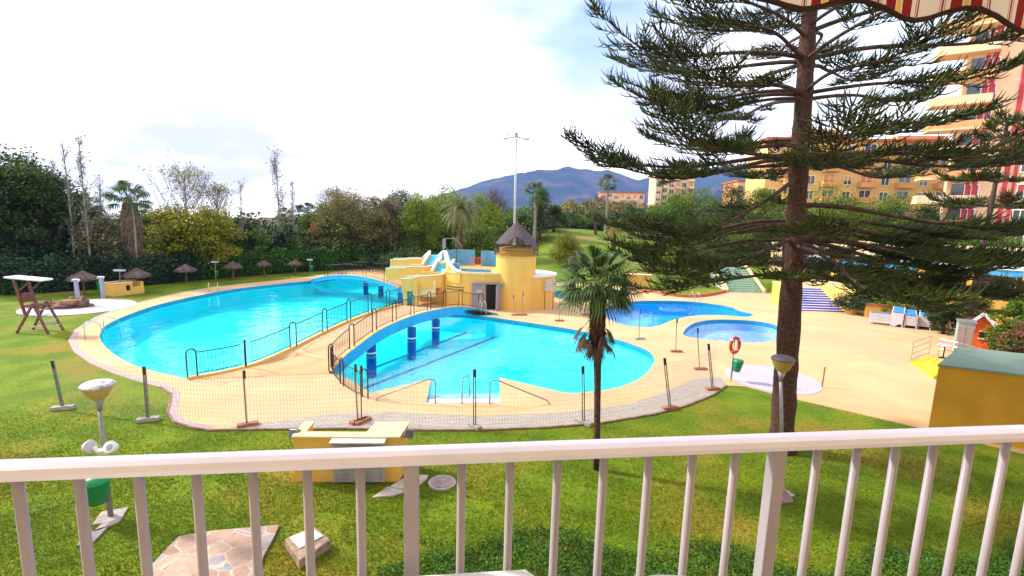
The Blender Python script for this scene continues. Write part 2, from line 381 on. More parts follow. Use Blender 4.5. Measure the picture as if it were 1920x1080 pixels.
for i in range(len(deck_px)-1):
    if 5 <= i <= 20:
        p, q = G(*deck_px[i]), G(*deck_px[i+1]); mb.bar((p.x, p.y, .02), (q.x, q.y, .02), .07, .07)
structure(mb.build('kerb', mat('kerb_brown', (.30, .17, .12), .9, .25, 6)))
def disc(name, cx, cy, rx, ry, z, m):
    mb = MB(); n = 40; mb.prism([(cx+rx*math.cos(6.2832*i/n), cy+ry*math.sin(6.2832*i/n)) for i in range(n)], z-.04, z); return structure(mb.build(name, m))
pc = G(150, 576); disc('shower_pad', pc.x, pc.y, 3.1, 3.0, .05, M_pad)
pc = G(1447, 711); disc('shower_pad', pc.x, pc.y, 1.95, 2.0, .045, M_pad)

# hill on the right, behind the pools
def sstep(a, b, x):
    t = min(1, max(0, (x-a)/(b-a))); return t*t*(3-2*t)
def hill_h(x, y): return (5.0*sstep(50, 92, y)+.35*math.sin(x*.21+1)*math.sin(y*.17)*sstep(52, 60, y))*sstep(-6, 9, x)
mb = MB(); nx, ny = 50, 40; vs = []
for j in range(ny+1):
    for i in range(nx+1):
        x = -8+i*110/nx; y = 46+j*110/ny; vs.append((x, y, hill_h(x, y)-.03))
mb.add(vs, [(j*(nx+1)+i, j*(nx+1)+i+1, (j+1)*(nx+1)+i+1, (j+1)*(nx+1)+i) for j in range(ny) for i in range(nx)])
structure(mb.build('grassy_hill', M_hill, smooth=True))

# land falling away to the sea beyond the gardens
mb = MB(); vs = []
for j in range(12):
    for i in range(25): vs.append((-6000+500*i+(0), 129+5900*(j/11)**2, -.05-112*(j/11)**1.6))
mb.add(vs, [(j*25+i, j*25+i+1, (j+1)*25+i+1, (j+1)*25+i) for j in range(11) for i in range(24)])
structure(mb.build('terrain', ground_mat('far_land', [(.10, .11, .05), (.16, .15, .09), (.30, .26, .20)], [.02, .008, .1], .2, .5), smooth=True))

# mountain
random.seed(4)
ridge = [(600, 412), (700, 402), (760, 388), (820, 366), (878, 349), (905, 338), (925, 334), (965, 325), (990, 321), (1015, 316), (1030, 318), (1045, 317), (1055, 313), (1065, 310), (1080, 315), (1100, 316), (1122, 320), (1140, 317), (1160, 324), (1180, 331), (1197, 337), (1210, 333), (1230, 331), (1290, 322), (1340, 312), (1390, 310), (1420, 316), (1480, 326), (1560, 345), (1700, 372), (1900, 410)]
MD = 2600.0
from mathutils import noise as mnoise
nu = 220; nv = 40; vs = []
def ridge_at(px):
    for (a, b), (c, d) in zip(ridge, ridge[1:]):
        if a <= px <= c: return b+(d-b)*(px-a)/(c-a)
    return ridge[-1][1]
for j in range(nv+1):
    t = j/nv
    for i in range(nu+1):
        px = 600+1300*i/nu; top = D(px, ridge_at(px), MD); H = max(top.z, 2)
        y = MD-900*(1-t); x = top.x*(1-(1-t)*.08)
        rg = mnoise.fractal(Vector((x*.0055, y*.0016, 3)), 1, 2, 5)
        h = H*(t**1.15) + rg*70*(t*(1-t))*4*.55*(H/260)
        if j == nv: h += mnoise.noise(Vector((x*.03, 0, 0)))*4
        vs.append((x, y, h-3))
for i in range(nu+1):
    x, y, z = vs[nv*(nu+1)+i]; vs.append((x, y+700, 0))
mb = MB(); mb.add(vs, [(j*(nu+1)+i, j*(nu+1)+i+1, (j+1)*(nu+1)+i+1, (j+1)*(nu+1)+i) for j in range(nv+1) for i in range(nu)])
M_mount = ground_mat('hazy_mountain_scrub', [(.012, .032, .05), (.025, .045, .06), (.10, .07, .09)], [.004, .007, .03], .6, .02)  # scrub tinted blue, distance haze painted into the base colour
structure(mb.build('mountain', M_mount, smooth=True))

# ------------------------------------------------------------------ balcony in the foreground
A0 = Vector((-.93, .82, 0)); A1 = Vector((1.26, 1.12, 0)); RD = (A1-A0).normalized(); RN = Vector((-RD.y, RD.x, 0))
RZ = math.atan2(RD.y, RD.x)
M_rail = mat('white_rail_paint', (.80, .78, .90), .35, .03, 6, .03, 80); M_bal = mat('shaded_rail_paint', (.38, .335, .365), .4, .05, 6)  # bars get a darker copy of the white paint, backlit shade included
rt = thing('balcony_railing', A0+Vector((0, 0, 5.53)), 'white metal balcony railing with upright bars across the foreground', 'railing')
def rp(s, z, n=0): p = A0+RD*s+RN*n; return Vector((p.x, p.y, z))
mb = MB(); a, b = rp(-1.2, 0), rp(4.2, 0); prof = [(-.026, -.016), (-.028, -.006), (-.022, .004), (-.008, .0085), (.010, .0085), (.022, .004), (.028, -.006), (.026, -.016)]
ends = []
for s_ in (-1.2, 4.2): ends.append([rp(s_, 6.516+q[1], q[0]) for q in prof])
mb.add(ends[0]+ends[1], [(i, (i+1) % 8, (i+1) % 8+8, i+8) for i in range(8)]+[tuple(range(8))[::-1], tuple(range(8, 16))]); mb.build('handrail', M_rail, rt, smooth=False)
mb = MB(); mb.bar(rp(-1.2, 5.66), rp(4.2, 5.66), .03, .03); mb.build('bottom_rail', M_bal, rt)
for k in range(-9, 34):
    s_ = .024+.1025*k
    if (k-7) % 8 == 0:
        mb = MB(); mb.box(rp(s_, 6.02), (.030, .030, .962), RZ); mb.build('post', M_bal, rt, bevel=.002)
    else:
        mb = MB(); mb.tube([rp(s_, 5.675), rp(s_, 6.5)], .0092, 12); mb.build('baluster', M_bal, rt, smooth=True)
mb = MB(); mb.box((0, 0, 5.44), (9, 3.6, .18), RZ); mb.v = [(x, y-.55, z) for x, y, z in mb.v]
structure(mb.build('balcony_floor', M_conc))
mb = MB(); mb.box((0, -2.6, 8), (40, .3, 16)); structure(mb.build('unseen_house_wall', M_cream))  # house wall behind the camera, out of view, added to shade the balcony

# table and chair of the balcony
c = G(985, 1066, 6.27)
tb = thing('garden_table', (c.x-.42, c.y-.30, 5.53), 'white plastic table top corner at the bottom edge by the railing', 'table')
mb = MB(); q0 = Vector((c.x, c.y, 0)); poly = [q0, q0+RD*.04+RN*-.05, q0+RD*.07-RN*.65, q0-RD*.9-RN*.65, q0-RD*.95-RN*.03, q0-RD*.90+RN*.012]
mb.prism([(p.x, p.y) for p in poly], 6.245, 6.27); mb.build('tabletop', M_white, tb, bevel=.004)
for sx in (-.85, -.02):
    for sy in (-.08, -.58):
        p = q0+RD*sx+RN*sy; mb = MB(); mb.tube([(p.x, p.y, 5.53), (p.x, p.y, 6.245)], [.018, .024], 10); mb.build('leg', M_white, tb)
c = G(1236, 1073, 6.38); c.z -= .025
ch = thing('plastic_chair', (c.x, c.y-.3, 5.53), 'white plastic chair with only the rounded top of its backrest showing', 'chair')
mb = MB(); pts = []
for i in range(13):
    a = math.pi*i/12; pts.append(c+RD*(-.20*math.cos(a))+Vector((0, 0, -.17+.17*math.sin(a))))
mb.tube([pts[0]+Vector((0, 0, -.45))]+pts+[pts[-1]+Vector((0, 0, -.45))], .016, 8)
for i in range(1, 6):
    p = c+RD*(-.21+.07*i); mb.bar(p+Vector((0, 0, -.5)), p+Vector((0, 0, -.02)), .03, .012)
mb.build('backrest', M_white, ch, smooth=True)
p = c-RN*.24; mb = MB(); mb.box((p.x, p.y, 5.95), (.44, .44, .03), RZ); mb.build('seat', M_white, ch, bevel=.01)
for sx in (-.18, .18):
    for sy in (.2, -.2):
        q = p+RD*sx+RN*sy; mb = MB(); mb.tube([(q.x+sx*.1, q.y, 5.53), (q.x, q.y, 5.94)], .016, 8); mb.build('leg', M_white, ch)

# awning: striped valance with a scalloped hem, canopy sloping up to the wall
def stripe_mat():
    m = bpy.data.materials.new('striped_canvas'); m.use_nodes = True; t = m.node_tree; n = t.nodes; l = t.links; p = n['Principled BSDF']; p.inputs['Roughness'].default_value = .85
    uv = n.new('ShaderNodeUVMap'); sx = n.new('ShaderNodeSeparateXYZ'); l.new(uv.outputs[0], sx.inputs[0])
    fr = n.new('ShaderNodeMath'); fr.operation = 'FRACT'; l.new(sx.outputs[0], fr.inputs[0])
    r = n.new('ShaderNodeValToRGB'); r.color_ramp.interpolation = 'CONSTANT'; e = r.color_ramp.elements
    cream = (.62, .50, .38, 1); red = (.20, .010, .010, 1); gold = (.62, .33, .06, 1); lr = (.42, .06, .04, 1)
    st = [(0, cream), (.27, lr), (.285, cream), (.30, red), (.325, cream), (.34, lr), (.355, cream), (.42, red), (.57, cream), (.585, gold), (.66, cream), (.675, red), (.83, cream), (.90, lr), (.915, cream), (.93, red), (.955, cream)]
    e[0].position = 0; e[0].color = st[0][1]; e[1].position = st[1][0]; e[1].color = st[1][1]
    for ps, cc in st[2:]: x = e.new(ps); x.color = cc
    l.new(fr.outputs[0], r.inputs[0]); l.new(r.outputs[0], p.inputs['Base Color'])
    tr = n.new('ShaderNodeBsdfTranslucent'); ms = n.new('ShaderNodeMixShader'); ms.inputs[0].default_value = .45; l.new(r.outputs[0], tr.inputs[0]); l.new(p.outputs[0], ms.inputs[1]); l.new(tr.outputs[0], ms.inputs[2]); l.new(ms.outputs[0], n['Material Output'].inputs[0])
    return m
M_str = stripe_mat()
# hem line read off the photograph, on a vertical plane parallel to the railing 0.62 m further out
hem_px = [(1330, -32), (1370, -22), (1415, 0), (1440, 8), (1470, 17), (1500, 21), (1530, 17), (1560, 8), (1590, 2), (1615, 5), (1650, 21), (1685, 38), (1715, 41), (1745, 35), (1775, 25), (1805, 19), (1830, 22), (1860, 36), (1890, 50), (1920, 60), (1950, 58), (1985, 50), (2020, 46), (2060, 60)]
OFF = .62
def on_valance(px, py):
    x, y, q = ray(px, py); n = RN; d = (A0+RN*OFF).dot(n); t = d/(x*n.x+y*n.y); P_ = Vector((x*t, y*t, CAMZ+q*t)); s = (P_-A0).dot(RD); return s, P_.z
hem = [on_valance(*p) for p in hem_px]
s_first = hem[0][0]; s_start = -1.6
ax = thing('awning', rp(1.3, 7.9, OFF), 'striped red, gold and cream canvas awning with a wavy dark-edged hem at top right', 'awning')
ss = [s_start+(s_first-s_start)*k/16 for k in range(16)]
zm = sum(h[1] for h in hem[2:])/len(hem[2:])
H = [(s, zm+.035*math.sin((s-s_first)*15.5)) for s in ss]+hem
TOPZ = zm+.27
def cloth(name, rows, uvs, m, parent):
    n = len(rows[0]); mb = MB(); V = [p for r_ in rows for p in r_]; mb.add(V, [(j*n+i, j*n+i+1, (j+1)*n+i+1, (j+1)*n+i) for j in range(len(rows)-1) for i in range(n-1)])
    o = mb.build(name, m, parent, smooth=True); ul = o.data.uv_layers.new(name='UVMap'); flat = [u for r_ in uvs for u in r_]
    for lp in o.data.loops: ul.data[lp.index].uv = flat[lp.vertex_index]
    return o
PER = .262; U0 = hem[5][0]/PER-.27
rows = []; uvs = []
for k in range(5):
    t = k/4; rows.append([rp(s, z+(TOPZ-z)*t, OFF+.012*math.sin(s*16)*(1-t)) for s, z in H]); uvs.append([(s/PER-U0, t) for s, z in H])
cloth('valance', rows, uvs, M_str, ax)
mb = MB(); mb.tube([rp(s, z+.004, OFF+.012*math.sin(s*16)-.004) for s, z in H], .0085, 6); mb.build('hem_trim', mat('dark_trim', (.035, .008, .01), .8), ax)
rows = [[rp(s, TOPZ, OFF) for s, z in H], [rp(s, TOPZ+.75, OFF-2.3) for s, z in H]]; uvs = [[(s/PER-U0, k) for s, z in H] for k in (0, 1)]
cloth('canopy', rows, uvs, M_str, ax)
mb = MB(); mb.tube([rp(s_start, TOPZ, OFF), rp(H[-1][0], TOPZ, OFF)], .03, 10); mb.build('front_bar', M_white, ax)

# ------------------------------------------------------------------ grass tufts near the balcony
rng = np.random.default_rng(5)
def in_deck(x, y):
    ins = False; n = len(deck)
    for i in range(n):
        a, b = deck[i], deck[(i+1) % n]
        if (a.y > y) != (b.y > y) and x < (b.x-a.x)*(y-a.y)/(b.y-a.y)+a.x: ins = not ins
    return ins
def blades(name, n, xr, yr, hgt, m, wid=.012, dens=None, lab=''):
    P_ = np.stack([rng.uniform(*xr, n), rng.uniform(*yr, n)], 1)
    keep = np.array([not in_deck(x, y) and (dens is None or rng.random() < dens(x, y)) for x, y in P_]); P_ = P_[keep]; n = len(P_)
    h = hgt*(.5+rng.random(n)); a = rng.random(n)*6.283; w_ = wid*(.7+.6*rng.random(n))
    base = np.concatenate([P_, np.zeros((n, 1))], 1); d = np.stack([np.cos(a), np.sin(a), np.zeros(n)], 1)*w_[:, None]
    ln = rng.normal(size=(n, 3))*.6; ln[:, 2] = 1; tip = base+ln*h[:, None]
    V = np.stack([base-d, base+d, tip], 1).reshape(-1, 3); o = npmesh(name, V, np.arange(3*n).reshape(-1, 3), m)
    return tag(o, lab, 'grass', kind='stuff')
blades('grass', 420000, (-17, 15), (7.4, 17.5), .042, mat('grass_blade', (.18, .25, .015), .7, .12, .5, hue=(.13, .15, .015), island=True, spec=.15, transl=.3), .009, dens=lambda x, y: min(1, max(0, (17.5-y)/7))**1.3*(.45+.55*(math.sin(x*1.3+math.sin(y*2.1))*math.sin(y*1.7+x*.6) < .55)), lab='short green lawn grass below the balcony with thin brown patches')
def cover_d(x, y):
    e = 9.35+.35*math.sin(x*1.7)+.3*math.sin(x*.6+1); return 0 if y > e+.5 or x < -2.0+.5*math.sin(y*5) else min(1, max(0, (e-y)/.5+.6))
n0 = 60000; P_ = np.stack([rng.uniform(-2.5, 12, n0), rng.uniform(7.2, 10, n0)], 1)
keep = np.array([rng.random() < cover_d(x, y) for x, y in P_]); P_ = P_[keep]
hz = .20*(np.sin(P_[:, 0]*3.1)*np.sin(P_[:, 1]*4.3+1)*.4+.6); C_ = np.concatenate([P_, (rng.random(len(P_))*hz)[:, None]], 1)
V, F_ = leafquads(C_, .055, rng, .5)
tag(npmesh('ground_cover', V, F_, leafmat('ground_cover_leaf', (.075, .19, .012), (.025, .075, .006), .9)), 'dark green leafy ground cover along the foot of the lawn', 'ground cover', kind='stuff')
# ------------------------------------------------------------------ bridges
def bridge(name, LP, RP, label, parent_z=0, fas=.5, col_at=()):
    """LP, RP: matching lists of world points (left, right edge, with z)"""
    c = LP[0].lerp(RP[0], .5); t = thing(name, (c.x, c.y, 0), label, 'footbridge')
    mb = MB(); mb.strip(RP, LP); lo = [p-Vector((0, 0, .12)) for p in LP]; ro = [p-Vector((0, 0, .12)) for p in RP]; mb.strip(lo, ro); mb.build('walkway', M_deck, t, smooth=True)
    for side, Q in ((1, LP), (-1, RP)):
        mb = MB(); o = []
        for i, p in enumerate(Q):
            d = (Q[min(i+1, len(Q)-1)]-Q[max(i-1, 0)]); d.z = 0; d.normalize(); o.append(Vector((-d.y, d.x, 0))*side)
        def f(p, z): return max(p.z+z, -.3)
        A = [p+Vector((0, 0, .10)) for p in Q]; B = [p+n_*.14+Vector((0, 0, .10)) for p, n_ in zip(Q, o)]
        mb.strip(A, B) if side < 0 else mb.strip(B, A)
        mb.strip(A, [p for p in Q]); mb.build('kerb', M_yel, t)
        mb = MB(); C1 = [p+n_*.141+Vector((0, 0, .098)) for p, n_ in zip(Q, o)]; C2 = [Vector((p.x, p.y, max(p.z-fas, -.35)))+n_*.141 for p, n_ in zip(Q, o)]
        mb.strip(C1, C2); C3 = [Vector((p.x, p.y, max(p.z-fas, -.35)))-n_*.3 for p, n_ in zip(Q, o)]; mb.strip(C2, C3)
        mb.build('fascia', M_blue, t, smooth=True)
    return t
def resample(P, n):
    # arc-length resample with Catmull smoothing
    o = []
    for i in range(len(P)-1):
        a, b, c, d = P[max(i-1, 0)], P[i], P[i+1], P[min(i+2, len(P)-1)]
        for k in range(8):
            t = k/8; o.append(((2*b)+(c-a)*t+(2*a-5*b+4*c-d)*t*t+(3*b-a-3*c+d)*t**3)*.5)
    o.append(P[-1]); L_ = [0]
    for a, b in zip(o, o[1:]): L_.append(L_[-1]+(b-a).length)
    r = []; j = 0
    for k in range(n):
        s = L_[-1]*k/(n-1)
        while j < len(L_)-2 and L_[j+1] < s: j += 1
        t = (s-L_[j])/max(L_[j+1]-L_[j], 1e-9); r.append(o[j].lerp(o[j+1], t))
    return r, L_[-1]
Lpx = [(352, 712, .04), (410, 702, .05), (472, 687, .16), (520, 668, .45), (565, 647, .70), (615, 622, .92), (657, 603, 1.02), (697, 588, 1.05), (727, 579, 1.0), (752, 572, .85)]
Rpx = [(617, 700, .04), (628, 686, .22), (644, 669, .42), (667, 651, .64), (704, 624, .95), (740, 606, 1.06), (772, 594, 1.06), (805, 585, .98), (852, 577, .72), (890, 580, .36), (934, 590, .05)]
LP, lenL = resample([G(*p) for p in Lpx], 60); RP, lenR = resample([G(*p) for p in Rpx], 60)
b1 = bridge('footbridge', LP, RP, 'tan arched footbridge with blue sides crossing between the large left pool and the centre pool')
fb_a, fb_b = G(585, 527), G(764, 548)
FL = []; FR = []
for k in range(40):
    t = k/39; p = fb_a.lerp(fb_b, t); z = .04+.90*math.sin(math.pi*min(1, t*1.02))**.8 if t < .98 else .06
    d = (fb_b-fb_a).normalized(); nr = Vector((-d.y, d.x, 0)); FR.append(p+Vector((0, 0, z))); FL.append(p+nr*2.6+Vector((0, 0, z)))
b2 = bridge('footbridge', FL, FR, 'far blue arched footbridge at the back of the large left pool', fas=.30)

def inv_u(mb, p, d, h, w, r):
    """hoop post: two uprights joined by a rounded top, along direction d"""
    pts = [p-d*w/2, p-d*w/2+Vector((0, 0, h-w/2))]
    for i in range(1, 8):
        a = math.pi*i/8; pts.append(p+Vector((0, 0, h-w/2))-d*(w/2*math.cos(a))+Vector((0, 0, w/2*math.sin(a))))
    pts += [p+d*w/2+Vector((0, 0, h-w/2)), p+d*w/2]; mb.tube(pts, r, 8)
def railing(label, P, step=2.0, hoop=.34, h=1.0, hoop_h=1.16, gap=.125, ends=True, plain=(), shift=Vector((0, 0, 0))):
    n = max(2, int(round(sum((b-a).length for a, b in zip(P, P[1:]))/.1))); Q, ln = resample(P, n); Q = [q+shift for q in Q]
    t = thing('metal_railing', Q[0], label, 'railing', 'black railings beside the pools'); ns = max(1, int(round(ln/step)))
    def at(s):
        f = max(0, min(.99999, s/ln))*(n-1); i = int(f); return Q[i].lerp(Q[i+1], f-i), (Q[i+1]-Q[i]).normalized()
    for k in range(ns+1):
        p, d = at(ln*k/ns); d = Vector((d.x, d.y, 0)).normalized(); p = p+d*(hoop/2 if k == 0 else (-hoop/2 if k == ns else 0))
        mb = MB()
        if k in plain: mb.tube([p, p+Vector((0, 0, hoop_h))], .045, 8)
        else: inv_u(mb, p, d, hoop_h, hoop, .028)
        mb.build('hoop_post', M_black, t, smooth=True)
    for k in range(ns):
        s0 = ln*k/ns+hoop/2*(2 if k == 0 else 1); s1 = ln*(k+1)/ns-hoop/2*(2 if k == ns-1 else 1); m_ = max(2, int((s1-s0)/gap)); mb = MB(); top = []; bot = []
        for i in range(m_+1):
            p, d = at(s0+(s1-s0)*i/m_); top.append(p+Vector((0, 0, h))); bot.append(p+Vector((0, 0, .12)))
            if 0 < i < m_: mb.tube([p+Vector((0, 0, .12)), p+Vector((0, 0, h))], .0085, 5, False)
        mb.tube(top, .021, 6); mb.tube(bot, .019, 6); mb.build('bar_panel', M_black, t, smooth=True)
    return t
inn = lambda Q, sgn: Q
railing('long black hooped railing along the left edge of the near footbridge', [p+Vector((0, 0, .1)) for p in LP], 2.05, plain=(1,))
railing('black hooped railing along the right edge of the near footbridge above the centre pool', [p+Vector((0, 0, .1)) for p in RP[:56]], 1.95)
spur = [G(x, y) for x, y in [(621, 696), (626, 706), (636, 718), (652, 731), (670, 741), (690, 749)]]
railing('short curved black railing on the near side of the centre pool', spur, 2.3)
railing('dark railing on the far footbridge, front side', [p+Vector((0, 0, .1)) for p in FR[6:]], 2.4)
railing('dark railing on the far footbridge, rear side', [p+Vector((0, 0, .1)) for p in FL[3:]], 2.4)

# blue support columns
def column(px, py, ztop, r, label, grp):
    p = G(px, py, -.16); t = thing('pool_column', (p.x, p.y, -1.3), label, 'column', grp)
    mb = MB(); mb.lathe([(r, -1.3), (r, ztop)], (p.x, p.y, 0), 20); mb.build('shaft', M_navy, t, smooth=False)
    mb = MB(); mb.lathe([(r+.004, -.10), (r+.004, -.02)], (p.x, p.y, 0), 20, False); mb.build('white_ring', M_white, t)
g = 'blue columns under the near footbridge'
column(696, 664, .32, .25, 'nearest dark blue column in the centre pool under the footbridge', g)
column(772, 636, .52, .25, 'middle dark blue column in the centre pool under the footbridge', g)
column(817, 616, .42, .25, 'farthest dark blue column in the centre pool under the footbridge', g)
g = 'blue columns under the far footbridge'
column(686, 531, .55, .25, 'leftmost dark blue column under the far footbridge', g)
column(714, 537, .5, .25, 'middle dark blue column under the far footbridge', g)
column(752, 549, .3, .3, 'rightmost dark blue column under the far footbridge beside the yellow wall', g)

# ------------------------------------------------------------------ slide building
Tc = Vector((.25, 36.5, 0)); TR = 1.52
sb = thing('slide_building', (Tc.x-3, Tc.y, 0), 'yellow water slide building with round tower and three chutes in the middle', 'building')
ztow = D(965, 481, 35.0).z
mb = MB(); mb.lathe([(TR, 0), (TR, ztow-.06)], (Tc.x, Tc.y, 0), 48); mb.lathe([(TR+.04, ztow-.06), (TR+.04, ztow)], (Tc.x, Tc.y, 0), 48); mb.build('tower_wall', M_yel, sb, smooth=False)
bpy.context.scene  # tower is round
# low drum behind the tower
dc = Vector((1.25, 37.9, 0)); dr = 2.15; zd = D(1020, 516, 36.2).z
mb = MB(); mb.lathe([(dr, 0), (dr, zd-.14)], (dc.x, dc.y, 0), 48); mb.build('drum_wall', M_yel, sb)
mb = MB(); mb.lathe([(dr+.1, zd-.14), (dr+.12, zd-.02), (dr+.02, zd)], (dc.x, dc.y, 0), 48); mb.build('drum_rim', M_white, sb)
# main block
zb = 2.62
blk = [(-.9, 35.6), (-2.0, 35.35), (-3.2, 35.45), (-4.2, 35.8), (-5.05, 36.35), (-5.4, 37.2), (-5.4, 42.5), (-.6, 42.5), (.2, 37)]
mb = MB(); mb.prism(blk, 0, zb); mb.build('wall', M_yel, sb)
mb = MB()
for a, b in zip(blk[:6], blk[1:6]): mb.bar((a[0], a[1]+.05, zb+.08), (b[0], b[1]+.05, zb+.08), .24, .16)
mb.build('parapet', M_cream, sb)
# start tower on the left with white sloping stair walls
zt = D(819, 470, 38).z
mb = MB(); mb.prism([(-6.0, 39.3), (-5.2, 38.6), (-5.2, 43.5), (-6.0, 43.5)], 0, zt-1.0); mb.build('start_platform_wall', M_yel, sb)
def side_curb(pts, w_, h_, m, name):
    mb = MB()
    for a, b in zip(pts, pts[1:]): mb.bar(a, b, w_, h_)
    mb.build(name, m, sb)
pa = D(821, 473, 38.5); pb = D(836, 492, 37.0); pc_ = D(856, 509, 35.9)
mbx = MB(); pts = [Vector((-5.35, 37.4, zt)), Vector((-5.15, 36.9, zt-.25)), Vector((-4.9, 36.35, 3.35)), Vector((-4.35, 35.95, 2.85)), Vector((-3.9, 35.72, 2.72))]
mbx.add([(p.x, p.y-.13, p.z) for p in pts]+[(p.x, p.y+.13, p.z) for p in pts]+[(p.x, p.y-.13, 1.9) for p in pts]+[(p.x, p.y+.13, 1.9) for p in pts],
        [f for i in range(4) for f in ((i, i+1, 6+i, 5+i), (10+i, 11+i, i+1, i), (5+i, 6+i, 16+i, 15+i))]+[(0, 5, 15, 10), (4, 14, 19, 9)])
mbx.build('stair_wall', M_yel, sb)
side_curb([p+Vector((0, 0, .05)) for p in pts], .30, .12, M_white, 'stair_wall_cap')
# blue balustrade around the roof terrace
def blue_panel(p, q, z0, z1, bars=True):
    mb = MB(); d = (q-p);
    mb.bar(Vector((p.x, p.y, (z0+z1)/2)), Vector((q.x, q.y, (z0+z1)/2)), .03, z1-z0)
    o = mb.build('balustrade_panel', M_blue2, sb)
    mb = MB(); n_ = int(d.length/.16); off = Vector((d.y, -d.x, 0)).normalized()*.035
    for i in range(n_+1): r_ = p.lerp(q, i/n_)+off; mb.bar((r_.x, r_.y, z0), (r_.x, r_.y, z1+.05), .02, .02, (1, 0, 0))
    a, b = p+off, q+off; mb.bar((a.x, a.y, z1+.05), (b.x, b.y, z1+.05), .04, .04); mb.build('rails', mat('pale_blue_metal', (.30, .48, .60), .5), o)
back = [Vector((-5.9, 42.0, 0)), Vector((-4.6, 42.2, 0)), Vector((-3.0, 42.3, 0))]
zz0, zz1 = D(850, 497, 42).z, D(850, 469, 42).z
blue_panel(Vector((-6.0, 40.5, 0)), Vector((-5.0, 42.0, 0)), zz0-.3, zz1)
blue_panel(Vector((-4.9, 42.1, 0)), Vector((-3.35, 42.2, 0)), zz0, zz1)
for i, (a, b) in enumerate([((-2.75, 41.4), (-2.1, 41.7)), ((-2.1, 41.7), (-1.4, 41.2)), ((-1.4, 41.2), (-1.0, 40.2))]): blue_panel(Vector((*a, 0)), Vector((*b, 0)), zz0-.35, zz1-.02*i)
blue_panel(Vector((-5.35, 36.9, 0)), Vector((-4.0, 36.3, 0)), 2.65, 3.25)
blue_panel(Vector((-3.9, 36.2, 0)), Vector((-1.6, 35.9, 0)), 2.7, 2.95)
mb = MB();
for i in range(7): mb.tube([(-6.0, 40.9+i*.28, zt-.1), (-6.0, 40.9+i*.28, zt+.75)], .02, 6)
mb.tube([(-6.0, 40.9, zt+.75), (-6.0, 42.6, zt+.75), (-5.1, 42.6, zt+.75), (-4.5, 42.4, zt+.1)], .03, 6); mb.tube([(-5.1, 42.6, zt-.1), (-5.1, 42.6, zt+.75)], .02, 6); mb.build('platform_rail', M_grey, sb)
# inner red-brown lattice and planters on the terrace
mb = MB()
for i in range(9): mb.bar((-3.6+i*.12, 40.6, 2.63), (-3.6+i*.12, 40.6, 3.4), .04, .03, (1, 0, 0))
mb.bar((-3.65, 40.6, 3.4), (-2.6, 40.6, 3.4), .05, .05); mb.build('terrace_gate', M_orange, sb)
# slides
def slide(path, wd, block_from, cap_z=.34):
    """path: (x, y, z_floor) from the low left end up to the start platform; solid to the ground from block_from on"""
    n_ = len(path); Pc = [Vector(p) for p in path]; nr = []
    for i in range(n_):
        d = Pc[min(i+1, n_-1)]-Pc[max(i-1, 0)]; d.z = 0; d.normalize(); nr.append(Vector((-d.y, d.x, 0)))
    def off(i, o, z): q = Pc[i]+nr[i]*o; return Vector((q.x, q.y, z))
    lo = [(Pc[i].z-.62 if i < block_from else 0) for i in range(n_)]
    mb = MB()
    for sgn in (-1, 1):
        o0, o1 = sorted((sgn*wd/2, sgn*(wd/2-.16)))
        vs = [off(i, o0, Pc[i].z+cap_z) for i in range(n_)]+[off(i, o1, Pc[i].z+cap_z) for i in range(n_)]+[off(i, o0, lo[i]) for i in range(n_)]+[off(i, o1, lo[i]) for i in range(n_)]
        fs = []
        for i in range(n_-1): fs += [(i, i+1, n_+i+1, n_+i), (2*n_+i, 2*n_+i+1, i+1, i), (n_+i, n_+i+1, 3*n_+i+1, 3*n_+i), (3*n_+i, 3*n_+i+1, 2*n_+i+1, 2*n_+i)]
        fs += [(0, n_, 3*n_, 2*n_), (n_-1, 2*n_-1, 4*n_-1, 3*n_-1)]; mb.add(vs, fs)
    mb.strip([off(i, -wd/2+.16, lo[i]) for i in range(n_)], [off(i, wd/2-.16, lo[i]) for i in range(n_)])
    mb.strip([off(0, -wd/2+.16, lo[0]), off(0, -wd/2+.16, Pc[0].z-.03)], [off(0, wd/2-.16, lo[0]), off(0, wd/2-.16, Pc[0].z-.03)])
    s_ = mb.build('slide', M_yel, sb)
    for sgn in (-1, 1):
        mb = MB(); a = [off(i, sgn*wd/2-.02*(-sgn), Pc[i].z+cap_z+.05) for i in range(n_)]; b = [off(i, sgn*(wd/2-.18), Pc[i].z+cap_z+.05) for i in range(n_)]; c_ = [p-Vector((0, 0, .052)) for p in a]; d_ = [p-Vector((0, 0, .052)) for p in b]
        mb.strip(a, b); mb.strip(c_, a); mb.strip(b, d_); mb.build('slide_rim', mat('rim_cream', (.80, .74, .58), .6), s_)
    mb = MB(); mb.strip([off(i, -wd/2+.16, Pc[i].z) for i in range(n_)], [off(i, wd/2-.16, Pc[i].z) for i in range(n_)])
    mb.build('chute', mat('chute_blue', (.03, .55, .72), .3), s_)
def SP(px, py, Y): p = D(px, py, Y); return (p.x, p.y, p.z-.34)
slide([SP(757, 521, 36.5), SP(775, 520, 36.5), SP(790, 516, 36.6), SP(808, 515, 36.6), SP(818, 513.5, 36.8), SP(824, 510, 37.1), SP(832, 494, 38.3), SP(836, 486, 39.0)], 1.5, 5)
slide([SP(727, 502, 39.6), SP(764, 501, 39.6), SP(766, 499, 39.6), SP(796, 499, 39.7), SP(803, 497, 40.0), SP(808, 491, 40.6), SP(815, 480, 42), SP(819, 473, 42.8)], 1.4, 5)
slide([SP(735, 486, 43.2), SP(752, 486, 43.2), SP(775, 484.5, 43.2), SP(802, 485, 43.3), SP(806, 483, 43.6), SP(810, 479, 44.2), SP(818, 471, 45.6)], 1.4, 4)
